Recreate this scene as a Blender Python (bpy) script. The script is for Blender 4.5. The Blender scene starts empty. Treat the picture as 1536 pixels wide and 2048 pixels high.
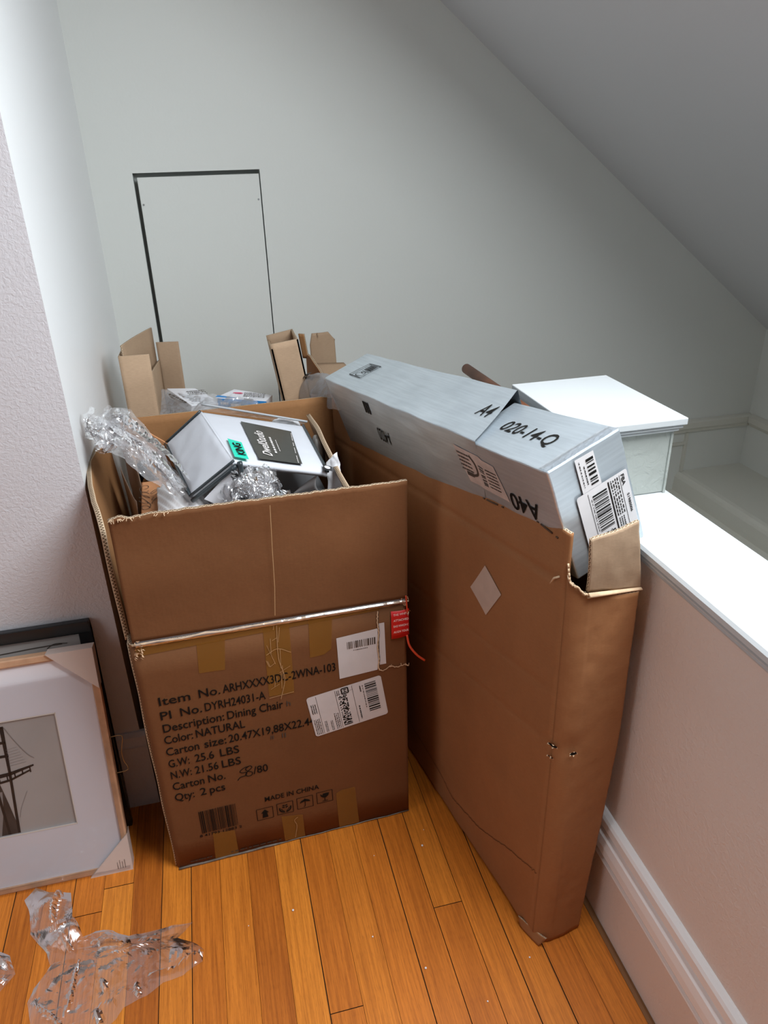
import bpy, bmesh, math, random
from mathutils import Vector, Matrix, noise

V = Vector
sc = bpy.context.scene
C = sc.collection
rnd = random.Random(7)

# ------------------------------------------------------------------ camera
cam_d = bpy.data.cameras.new('camera')
cam = bpy.data.objects.new('camera', cam_d)
C.objects.link(cam)
R = ((0.97083326, -0.12787028, 0.20281018),
     (-0.23834983, -0.42327372, 0.87408736),
     (-0.02592557, -0.89693286, -0.44140607))
m = Matrix(((R[0][0], -R[0][1], -R[0][2], 0.0),
            (R[1][0], -R[1][1], -R[1][2], 0.0),
            (R[2][0], -R[2][1], -R[2][2], 1.37194),
            (0, 0, 0, 1)))
cam.matrix_world = m
cam_d.sensor_fit = 'VERTICAL'
cam_d.sensor_height = 36.0
cam_d.lens = 36.0 * 1470.356 / 2048.0
cam_d.clip_start = 0.02
sc.camera = cam

# ------------------------------------------------------------------ world, exposure, lights
SKY_UP = 63.0        # skylight over the stairwell
FILL_LEFT = 6.0      # added fill light at an invented window in the far left wall
sc.view_settings.view_transform = 'Standard'
sc.view_settings.look = 'None'
sc.view_settings.gamma = 1.0
sc.view_settings.use_curve_mapping = False
sc.view_settings.exposure = 0.0
wd = bpy.data.worlds.new('sky')
sc.world = wd
wd.use_nodes = True
bg = wd.node_tree.nodes['Background']
bg.inputs[0].default_value = (0.80, 0.88, 1.0, 1)
bg.inputs[1].default_value = 1.0
sc.cycles.max_bounces = 10
sc.cycles.diffuse_bounces = 6
sc.cycles.glossy_bounces = 4
sc.cycles.transmission_bounces = 6
sc.cycles.transparent_max_bounces = 32
sc.cycles.caustics_reflective = False
sc.cycles.caustics_refractive = False
sc.cycles.sample_clamp_indirect = 6.0
sc.cycles.use_denoising = True


def area_light(name, loc, target, sx, sy, power, col):
    d = bpy.data.lights.new(name, 'AREA')
    d.shape = 'RECTANGLE'
    d.size, d.size_y = sx, sy
    d.energy = power
    d.color = col
    o = bpy.data.objects.new(name, d)
    C.objects.link(o)
    o.location = loc
    o.rotation_euler = (V(target) - V(loc)).to_track_quat('-Z', 'Y').to_euler()
    return o


CEIL_A, CEIL_B = 2.3346, 0.783            # sloped ceiling: z = A - B x
cz = lambda x: CEIL_A - CEIL_B * x
SKY_X0, SKY_X1, SKY_Y0, SKY_Y1 = 0.34, 0.98, -0.10, 1.17
_sx = (SKY_X0 + SKY_X1) / 2
_sy = (SKY_Y0 + SKY_Y1) / 2
_n = V((CEIL_B, 0, 1)).normalized()
area_light('skylight_daylight', V((_sx, _sy, cz(_sx))) + _n * 0.10, V((_sx, _sy, cz(_sx))) - _n,
           0.80, 1.24, SKY_UP, (0.91, 0.965, 1.0))
area_light('left_fill_light', (-1.84, 0.20, 1.50), (0.0, 0.20, 1.30), 1.1, 1.2, FILL_LEFT, (0.93, 0.97, 1.0))  # added lamp, brightens the faces turned to the left


# ------------------------------------------------------------------ materials
def mat(name):
    mm = bpy.data.materials.new(name)
    mm.use_nodes = True
    nt = mm.node_tree
    return mm, nt, nt.nodes['Principled BSDF'], nt.nodes['Material Output']


def nd(nt, typ, **kw):
    n_ = nt.nodes.new(typ)
    for k, v in kw.items():
        if k.startswith('i_'):
            n_.inputs[k[2:].replace('_', ' ')].default_value = v
        else:
            setattr(n_, k, v)
    return n_


def plain(name, col, rough=0.6, metal=0.0, spec=0.5, var=0.0, vscale=20.0, bump=0.0, bscale=200.0, coat=0.0):
    mm, nt, b, out = mat(name)
    b.inputs['Roughness'].default_value = rough
    b.inputs['Metallic'].default_value = metal
    b.inputs['Specular IOR Level'].default_value = spec
    b.inputs['Coat Weight'].default_value = coat
    b.inputs['Base Color'].default_value = (*col, 1)
    tc = nd(nt, 'ShaderNodeTexCoord')
    if var > 0:
        nz = nd(nt, 'ShaderNodeTexNoise', i_Scale=vscale, i_Detail=5.0)
        nt.links.new(tc.outputs['Object'], nz.inputs['Vector'])
        rp = nd(nt, 'ShaderNodeValToRGB')
        rp.color_ramp.elements[0].position = 0.3
        rp.color_ramp.elements[1].position = 0.7
        rp.color_ramp.elements[0].color = (*[c * (1 - var) for c in col], 1)
        rp.color_ramp.elements[1].color = (*[min(1, c * (1 + var)) for c in col], 1)
        nt.links.new(nz.outputs['Fac'], rp.inputs['Fac'])
        nt.links.new(rp.outputs['Color'], b.inputs['Base Color'])
    if bump > 0:
        nb = nd(nt, 'ShaderNodeTexNoise', i_Scale=bscale, i_Detail=3.0)
        nt.links.new(tc.outputs['Object'], nb.inputs['Vector'])
        bp = nd(nt, 'ShaderNodeBump', i_Strength=bump, i_Distance=0.002)
        nt.links.new(nb.outputs['Fac'], bp.inputs['Height'])
        nt.links.new(bp.outputs['Normal'], b.inputs['Normal'])
    return mm


def cardboard(name, col, var=0.12, flute=True, stain=None):
    """kraft board: fibre flecks, soft blotches, faint flute lines along v"""
    mm, nt, b, out = mat(name)
    b.inputs['Roughness'].default_value = 0.78
    b.inputs['Specular IOR Level'].default_value = 0.25
    uv = nd(nt, 'ShaderNodeUVMap')
    tc = nd(nt, 'ShaderNodeTexCoord')
    big = nd(nt, 'ShaderNodeTexNoise', i_Scale=7.0, i_Detail=6.0, i_Roughness=0.6)
    nt.links.new(tc.outputs['Object'], big.inputs['Vector'])
    mp = nd(nt, 'ShaderNodeMapping')
    mp.inputs['Scale'].default_value = (90, 700, 1)
    nt.links.new(uv.outputs['UV'], mp.inputs['Vector'])
    fib = nd(nt, 'ShaderNodeTexNoise', i_Scale=1.0, i_Detail=3.0)
    nt.links.new(mp.outputs['Vector'], fib.inputs['Vector'])
    mx = nd(nt, 'ShaderNodeMath', operation='MULTIPLY_ADD')
    mx.inputs[1].default_value = 0.45
    nt.links.new(fib.outputs['Fac'], mx.inputs[0])
    ad = nd(nt, 'ShaderNodeMath', operation='MULTIPLY')
    ad.inputs[1].default_value = 0.55
    nt.links.new(big.outputs['Fac'], ad.inputs[0])
    nt.links.new(ad.outputs[0], mx.inputs[2])
    rp = nd(nt, 'ShaderNodeValToRGB')
    rp.color_ramp.elements[0].position = 0.32
    rp.color_ramp.elements[1].position = 0.68
    rp.color_ramp.elements[0].color = (*[c * (1 - var) for c in col], 1)
    rp.color_ramp.elements[1].color = (*[c * (1 + var) for c in col], 1)
    nt.links.new(mx.outputs[0], rp.inputs['Fac'])
    nt.links.new(rp.outputs['Color'], b.inputs['Base Color'])
    # flutes + scuffs as bump
    sp = nd(nt, 'ShaderNodeSeparateXYZ')
    nt.links.new(uv.outputs['UV'], sp.inputs[0])
    w = nd(nt, 'ShaderNodeMath', operation='MULTIPLY')
    w.inputs[1].default_value = 2 * math.pi / 0.0075
    nt.links.new(sp.outputs[0], w.inputs[0])
    sn = nd(nt, 'ShaderNodeMath', operation='SINE')
    nt.links.new(w.outputs[0], sn.inputs[0])
    sm = nd(nt, 'ShaderNodeMath', operation='MULTIPLY_ADD')
    sm.inputs[1].default_value = 0.005 if flute else 0.0
    nt.links.new(sn.outputs[0], sm.inputs[0])
    cr = nd(nt, 'ShaderNodeTexNoise', i_Scale=14.0, i_Detail=8.0, i_Roughness=0.55)
    nt.links.new(tc.outputs['Object'], cr.inputs['Vector'])
    nt.links.new(cr.outputs['Fac'], sm.inputs[2])
    bp = nd(nt, 'ShaderNodeBump', i_Strength=0.35, i_Distance=0.006)
    nt.links.new(sm.outputs[0], bp.inputs['Height'])
    nt.links.new(bp.outputs['Normal'], b.inputs['Normal'])
    return mm


def flute_edge(name, pale, dark, period=0.007):
    """cut edge of corrugated board: u runs along the edge, v across it"""
    mm, nt, b, out = mat(name)
    b.inputs['Roughness'].default_value = 0.85
    uv = nd(nt, 'ShaderNodeUVMap')
    sp = nd(nt, 'ShaderNodeSeparateXYZ')
    nt.links.new(uv.outputs['UV'], sp.inputs[0])
    a = nd(nt, 'ShaderNodeMath', operation='MULTIPLY')
    a.inputs[1].default_value = 2 * math.pi / period
    nt.links.new(sp.outputs[0], a.inputs[0])
    s = nd(nt, 'ShaderNodeMath', operation='SINE')
    nt.links.new(a.outputs[0], s.inputs[0])
    # distance of v to the sine flute
    h = nd(nt, 'ShaderNodeMath', operation='MULTIPLY_ADD')
    h.inputs[1].default_value = 0.33
    h.inputs[2].default_value = 0.5
    nt.links.new(s.outputs[0], h.inputs[0])
    d = nd(nt, 'ShaderNodeMath', operation='SUBTRACT')
    nt.links.new(sp.outputs[1], d.inputs[0])
    nt.links.new(h.outputs[0], d.inputs[1])
    ab = nd(nt, 'ShaderNodeMath', operation='ABSOLUTE')
    nt.links.new(d.outputs[0], ab.inputs[0])
    # liners
    l1 = nd(nt, 'ShaderNodeMath', operation='SUBTRACT')
    l1.inputs[1].default_value = 0.5
    nt.links.new(sp.outputs[1], l1.inputs[0])
    l2 = nd(nt, 'ShaderNodeMath', operation='ABSOLUTE')
    nt.links.new(l1.outputs[0], l2.inputs[0])
    l3 = nd(nt, 'ShaderNodeMath', operation='SUBTRACT')
    l3.inputs[0].default_value = 0.5
    nt.links.new(l2.outputs[0], l3.inputs[1])
    mn = nd(nt, 'ShaderNodeMath', operation='MINIMUM')
    nt.links.new(ab.outputs[0], mn.inputs[0])
    nt.links.new(l3.outputs[0], mn.inputs[1])
    rp = nd(nt, 'ShaderNodeValToRGB')
    rp.color_ramp.elements[0].position = 0.10
    rp.color_ramp.elements[1].position = 0.24
    rp.color_ramp.elements[0].color = (*pale, 1)
    rp.color_ramp.elements[1].color = (*dark, 1)
    nt.links.new(mn.outputs[0], rp.inputs['Fac'])
    nt.links.new(rp.outputs['Color'], b.inputs['Base Color'])
    return mm


def film_mat(name, gloss=1.0, haze=0.05, rough=0.08, tint=(0.97, 0.97, 0.98)):
    mm, nt, b, out = mat(name)
    nt.nodes.remove(b)
    tr = nd(nt, 'ShaderNodeBsdfTransparent')
    tr.inputs[0].default_value = (*tint, 1)
    gl = nd(nt, 'ShaderNodeBsdfGlossy')
    gl.inputs['Color'].default_value = (1, 1, 1, 1)
    gl.inputs['Roughness'].default_value = rough
    df = nd(nt, 'ShaderNodeBsdfDiffuse')
    df.inputs[0].default_value = (0.9, 0.9, 0.92, 1)
    lw = nd(nt, 'ShaderNodeFresnel')
    lw.inputs['IOR'].default_value = 1.5
    ml = nd(nt, 'ShaderNodeMath', operation='MULTIPLY_ADD')
    ml.inputs[1].default_value = 0.75 * gloss
    ml.inputs[2].default_value = 0.03 * gloss
    ml.use_clamp = True
    nt.links.new(lw.outputs[0], ml.inputs[0])
    m1 = nd(nt, 'ShaderNodeMixShader')
    m1.inputs[0].default_value = haze
    nt.links.new(tr.outputs[0], m1.inputs[1])
    nt.links.new(df.outputs[0], m1.inputs[2])
    m2 = nd(nt, 'ShaderNodeMixShader')
    nt.links.new(ml.outputs[0], m2.inputs[0])
    nt.links.new(m1.outputs[0], m2.inputs[1])
    nt.links.new(gl.outputs[0], m2.inputs[2])
    nt.links.new(m2.outputs[0], out.inputs['Surface'])
    return mm


def tape_mat(name, col, alpha):
    """glossy packing tape that tints what it lies on"""
    mm, nt, b, out = mat(name)
    b.inputs['Base Color'].default_value = (*col, 1)
    b.inputs['Roughness'].default_value = 0.22
    b.inputs['Alpha'].default_value = alpha
    tc = nd(nt, 'ShaderNodeTexCoord')
    nz = nd(nt, 'ShaderNodeTexNoise', i_Scale=40.0, i_Detail=3.0)
    nt.links.new(tc.outputs['Object'], nz.inputs['Vector'])
    bp = nd(nt, 'ShaderNodeBump', i_Strength=0.2, i_Distance=0.003)
    nt.links.new(nz.outputs['Fac'], bp.inputs['Height'])
    nt.links.new(bp.outputs['Normal'], b.inputs['Normal'])
    return mm


def wall_mat(name, col, bump, scale, rough=0.55):
    mm, nt, b, out = mat(name)
    b.inputs['Base Color'].default_value = (*col, 1)
    b.inputs['Roughness'].default_value = rough
    b.inputs['Specular IOR Level'].default_value = 0.35
    tc = nd(nt, 'ShaderNodeTexCoord')
    nz = nd(nt, 'ShaderNodeTexNoise', i_Scale=scale, i_Detail=4.0, i_Roughness=0.55, i_Distortion=0.8)
    nt.links.new(tc.outputs['Object'], nz.inputs['Vector'])
    bp = nd(nt, 'ShaderNodeBump', i_Strength=bump, i_Distance=0.003)
    nt.links.new(nz.outputs['Fac'], bp.inputs['Height'])
    nt.links.new(bp.outputs['Normal'], b.inputs['Normal'])
    return mm


def wood_floor_mat():
    mm, nt, b, out = mat('oak_strip')
    b.inputs['Roughness'].default_value = 0.42
    b.inputs['Specular IOR Level'].default_value = 0.45
    at = nd(nt, 'ShaderNodeAttribute', attribute_name='tone')
    uv = nd(nt, 'ShaderNodeUVMap')
    mp = nd(nt, 'ShaderNodeMapping')
    mp.inputs['Scale'].default_value = (260, 7, 1)
    nt.links.new(uv.outputs['UV'], mp.inputs['Vector'])
    g = nd(nt, 'ShaderNodeTexNoise', i_Scale=1.0, i_Detail=6.0, i_Roughness=0.6, i_Distortion=0.6)
    nt.links.new(mp.outputs['Vector'], g.inputs['Vector'])
    mp2 = nd(nt, 'ShaderNodeMapping')
    mp2.inputs['Scale'].default_value = (42, 2.2, 1)
    nt.links.new(uv.outputs['UV'], mp2.inputs['Vector'])
    wv = nd(nt, 'ShaderNodeTexNoise', i_Scale=1.0, i_Detail=3.0, i_Distortion=1.6)
    nt.links.new(mp2.outputs['Vector'], wv.inputs['Vector'])
    mp3 = nd(nt, 'ShaderNodeMapping')
    mp3.inputs['Scale'].default_value = (900, 60, 1)
    nt.links.new(uv.outputs['UV'], mp3.inputs['Vector'])
    fl = nd(nt, 'ShaderNodeTexNoise', i_Scale=1.0, i_Detail=2.0)
    nt.links.new(mp3.outputs['Vector'], fl.inputs['Vector'])
    base = nd(nt, 'ShaderNodeValToRGB')
    cr = base.color_ramp
    cr.elements[0].position = 0.0
    cr.elements[0].color = (0.42, 0.115, 0.012, 1)
    cr.elements[1].position = 1.0
    cr.elements[1].color = (0.80, 0.29, 0.034, 1)
    e = cr.elements.new(0.5)
    e.color = (0.62, 0.190, 0.020, 1)
    nt.links.new(at.outputs['Fac'], base.inputs['Fac'])
    r1 = nd(nt, 'ShaderNodeValToRGB')
    r1.color_ramp.elements[0].position = 0.33
    r1.color_ramp.elements[0].color = (0.66, 0.58, 0.50, 1)
    r1.color_ramp.elements[1].position = 0.60
    r1.color_ramp.elements[1].color = (1.05, 1.03, 1.0, 1)
    nt.links.new(g.outputs['Fac'], r1.inputs['Fac'])
    m1 = nd(nt, 'ShaderNodeMix', data_type='RGBA', blend_type='MULTIPLY')
    m1.inputs[0].default_value = 0.8
    nt.links.new(base.outputs['Color'], m1.inputs[6])
    nt.links.new(r1.outputs['Color'], m1.inputs[7])
    r2 = nd(nt, 'ShaderNodeValToRGB')
    r2.color_ramp.elements[0].position = 0.30
    r2.color_ramp.elements[0].color = (0.80, 0.74, 0.66, 1)
    r2.color_ramp.elements[1].position = 0.62
    r2.color_ramp.elements[1].color = (1.08, 1.08, 1.08, 1)
    nt.links.new(wv.outputs['Fac'], r2.inputs['Fac'])
    m2 = nd(nt, 'ShaderNodeMix', data_type='RGBA', blend_type='MULTIPLY')
    m2.inputs[0].default_value = 0.7
    nt.links.new(m1.outputs[2], m2.inputs[6])
    nt.links.new(r2.outputs['Color'], m2.inputs[7])
    r3 = nd(nt, 'ShaderNodeValToRGB')
    r3.color_ramp.elements[0].position = 0.30
    r3.color_ramp.elements[0].color = (0.62, 0.55, 0.5, 1)
    r3.color_ramp.elements[1].position = 0.46
    r3.color_ramp.elements[1].color = (1, 1, 1, 1)
    nt.links.new(fl.outputs['Fac'], r3.inputs['Fac'])
    m3 = nd(nt, 'ShaderNodeMix', data_type='RGBA', blend_type='MULTIPLY')
    m3.inputs[0].default_value = 0.55
    nt.links.new(m2.outputs[2], m3.inputs[6])
    nt.links.new(r3.outputs['Color'], m3.inputs[7])
    nt.links.new(m3.outputs[2], b.inputs['Base Color'])
    bp = nd(nt, 'ShaderNodeBump', i_Strength=0.12, i_Distance=0.001)
    nt.links.new(g.outputs['Fac'], bp.inputs['Height'])
    nt.links.new(bp.outputs['Normal'], b.inputs['Normal'])
    return mm


def silver_mat():
    mm, nt, b, out = mat('silver_coated_board')
    b.inputs['Roughness'].default_value = 0.40
    b.inputs['Metallic'].default_value = 0.75
    b.inputs['Specular IOR Level'].default_value = 0.5
    uv = nd(nt, 'ShaderNodeUVMap')
    mp = nd(nt, 'ShaderNodeMapping')
    mp.inputs['Scale'].default_value = (9, 160, 1)
    nt.links.new(uv.outputs['UV'], mp.inputs['Vector'])
    st = nd(nt, 'ShaderNodeTexNoise', i_Scale=1.0, i_Detail=5.0)
    nt.links.new(mp.outputs['Vector'], st.inputs['Vector'])
    tc = nd(nt, 'ShaderNodeTexCoord')
    bl = nd(nt, 'ShaderNodeTexNoise', i_Scale=9.0, i_Detail=5.0)
    nt.links.new(tc.outputs['Object'], bl.inputs['Vector'])
    ad = nd(nt, 'ShaderNodeMath', operation='ADD')
    nt.links.new(st.outputs['Fac'], ad.inputs[0])
    nt.links.new(bl.outputs['Fac'], ad.inputs[1])
    rp = nd(nt, 'ShaderNodeValToRGB')
    rp.color_ramp.elements[0].position = 0.35
    rp.color_ramp.elements[0].color = (0.60, 0.67, 0.725, 1)
    rp.color_ramp.elements[1].position = 0.65
    rp.color_ramp.elements[1].color = (0.76, 0.84, 0.90, 1)
    hf = nd(nt, 'ShaderNodeMath', operation='MULTIPLY')
    hf.inputs[1].default_value = 0.5
    nt.links.new(ad.outputs[0], hf.inputs[0])
    nt.links.new(hf.outputs[0], rp.inputs['Fac'])
    nt.links.new(rp.outputs['Color'], b.inputs['Base Color'])
    bp = nd(nt, 'ShaderNodeBump', i_Strength=0.10, i_Distance=0.004)
    nt.links.new(hf.outputs[0], bp.inputs['Height'])
    nt.links.new(bp.outputs['Normal'], b.inputs['Normal'])
    return mm


M = {}
M['wall_back'] = wall_mat('painted_plaster_sage', (0.76, 0.78, 0.745), 0.10, 60)
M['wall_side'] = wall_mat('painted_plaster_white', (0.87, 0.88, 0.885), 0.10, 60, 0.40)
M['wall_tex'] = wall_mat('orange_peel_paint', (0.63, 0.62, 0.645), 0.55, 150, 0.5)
M['wall_half'] = wall_mat('leathery_paint', (0.78, 0.705, 0.655), 0.50, 120, 0.5)
M['wall_far'] = wall_mat('far_room_paint', (0.62, 0.60, 0.58), 0.2, 80)
M['ceiling'] = wall_mat('ceiling_paint', (0.60, 0.60, 0.61), 0.06, 80, 0.6)
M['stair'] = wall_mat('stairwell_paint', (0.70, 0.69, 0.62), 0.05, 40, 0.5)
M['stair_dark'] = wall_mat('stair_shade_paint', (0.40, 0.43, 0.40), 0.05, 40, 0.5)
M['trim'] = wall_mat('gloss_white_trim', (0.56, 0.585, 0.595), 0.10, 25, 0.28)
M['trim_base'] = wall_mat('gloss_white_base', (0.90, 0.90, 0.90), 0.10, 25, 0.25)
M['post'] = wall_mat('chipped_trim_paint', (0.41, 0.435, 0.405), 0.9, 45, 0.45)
M['floor'] = wood_floor_mat()
M['gap'] = plain('floor_gap', (0.03, 0.016, 0.008), 0.9)
M['dark'] = plain('gap_dark', (0.60, 0.63, 0.61), 0.9)
M['screw'] = plain('screw_metal', (0.35, 0.36, 0.36), 0.4, 0.6)
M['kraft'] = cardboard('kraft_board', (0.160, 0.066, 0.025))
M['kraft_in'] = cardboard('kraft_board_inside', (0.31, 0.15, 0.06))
M['kraft_lightened'] = cardboard('kraft_board_lightened', (0.32, 0.145, 0.060))  # lighter copy of the kraft brown, making up for weak light on this carton
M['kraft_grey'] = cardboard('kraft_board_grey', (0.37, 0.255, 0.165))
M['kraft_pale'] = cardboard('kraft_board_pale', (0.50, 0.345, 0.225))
M['edge'] = flute_edge('corrugated_cut_edge', (0.62, 0.47, 0.32), (0.10, 0.06, 0.03))
M['edge_pale'] = plain('torn_board_edge', (0.62, 0.44, 0.28), 0.9, var=0.2, vscale=60)
M['crease'] = plain('pressed_crease', (0.42, 0.26, 0.13), 0.6)
M['orange_card'] = cardboard('orange_card', (0.60, 0.28, 0.13), flute=False)
M['tape'] = tape_mat('brown_packing_tape', (0.27, 0.125, 0.025), 0.62)
M['tape_clear'] = film_mat('clear_packing_tape', 1.6, 0.08, 0.12)
M['ink'] = plain('black_ink', (0.006, 0.005, 0.004), 0.75, spec=0.2)
M['ink_soft'] = plain('faded_ink', (0.06, 0.045, 0.035), 0.7)
M['paper'] = plain('label_paper', (0.60, 0.585, 0.59), 0.55, var=0.04, vscale=30)
M['paper_dull'] = plain('aged_label_paper', (0.52, 0.44, 0.40), 0.6, var=0.15, vscale=50)
M['red'] = plain('red_tag', (0.62, 0.012, 0.015), 0.4)
M['white_ink'] = plain('white_ink', (0.85, 0.80, 0.78), 0.6)
M['cord'] = plain('orange_red_cord', (0.62, 0.06, 0.02), 0.5)
M['beige_tape'] = plain('beige_patch', (0.56, 0.45, 0.38), 0.5, var=0.05, vscale=40)
M['silver'] = silver_mat()
M['film'] = film_mat('clear_film', 1.5, 0.06, 0.15)
M['film_thick'] = film_mat('hazy_bag_film', 1.1, 0.22, 0.14, (0.93, 0.94, 0.96))
M['film_tangle'] = film_mat('crinkled_film', 1.5, 0.16, 0.10)
M['vinyl'] = film_mat('clear_vinyl', 1.2, 0.03, 0.05)
M['fabric'] = plain('white_quilt_fabric', (0.66, 0.68, 0.73), 0.75, bump=0.25, bscale=35)
M['piping'] = plain('charcoal_piping', (0.03, 0.04, 0.045), 0.35)
M['black'] = plain('black_plastic', (0.012, 0.012, 0.014), 0.4)
M['card_black'] = plain('black_card', (0.035, 0.037, 0.032), 0.28)
M['teal'] = plain('teal_sticker', (0.0, 0.66, 0.46), 0.4)
M['grey_box'] = plain('grey_carton', (0.22, 0.225, 0.235), 0.55, var=0.05)
M['tissue'] = plain('white_tissue', (0.82, 0.82, 0.84), 0.7, bump=0.3, bscale=60)
M['foam'] = plain('white_foam_sheet', (0.84, 0.82, 0.82), 0.6)
M['brown_paper'] = plain('brown_kraft_paper', (0.36, 0.245, 0.17), 0.7, var=0.15, vscale=12, bump=0.3, bscale=20)
M['blue'] = plain('blue_print', (0.03, 0.25, 0.62), 0.4)
M['white_card'] = plain('white_card', (0.78, 0.79, 0.83), 0.4)
M['pink_ink'] = plain('pink_print', (0.75, 0.06, 0.16), 0.5)
M['frame_wood'] = plain('pale_maple', (0.60, 0.36, 0.22), 0.4, var=0.15, vscale=30)
M['mat_board'] = plain('white_mat_board', (0.82, 0.81, 0.86), 0.85, spec=0.1)
M['bevel'] = plain('mat_bevel', (0.86, 0.82, 0.74), 0.6)
M['photo_sky'] = plain('photo_grey', (0.47, 0.45, 0.43), 0.6, var=0.06, vscale=6)
M['photo_ink'] = plain('photo_black', (0.012, 0.011, 0.011), 0.6)
M['photo_dark'] = plain('photo_dark_grey', (0.055, 0.045, 0.04), 0.6, var=0.4, vscale=18)
M['photo_mid'] = plain('photo_mid_grey', (0.28, 0.265, 0.255), 0.6)
M['corner_card'] = plain('corner_card', (0.62, 0.52, 0.47), 0.6)
M['frame_black'] = plain('black_frame_gloss', (0.016, 0.018, 0.02), 0.25)
M['wire'] = plain('brass_wire', (0.48, 0.36, 0.20), 0.35, 0.8)
M['tube'] = plain('dark_brown_tube', (0.20, 0.075, 0.035), 0.5, var=0.25, vscale=25)
M['glass'] = film_mat('window_glass', 0.5, 0.0, 0.02, (1, 1, 1))
M['staple'] = plain('staple_rust', (0.10, 0.055, 0.03), 0.5, 0.4)
M['stain'] = plain('water_stain_line', (0.085, 0.030, 0.010), 0.8)


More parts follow.
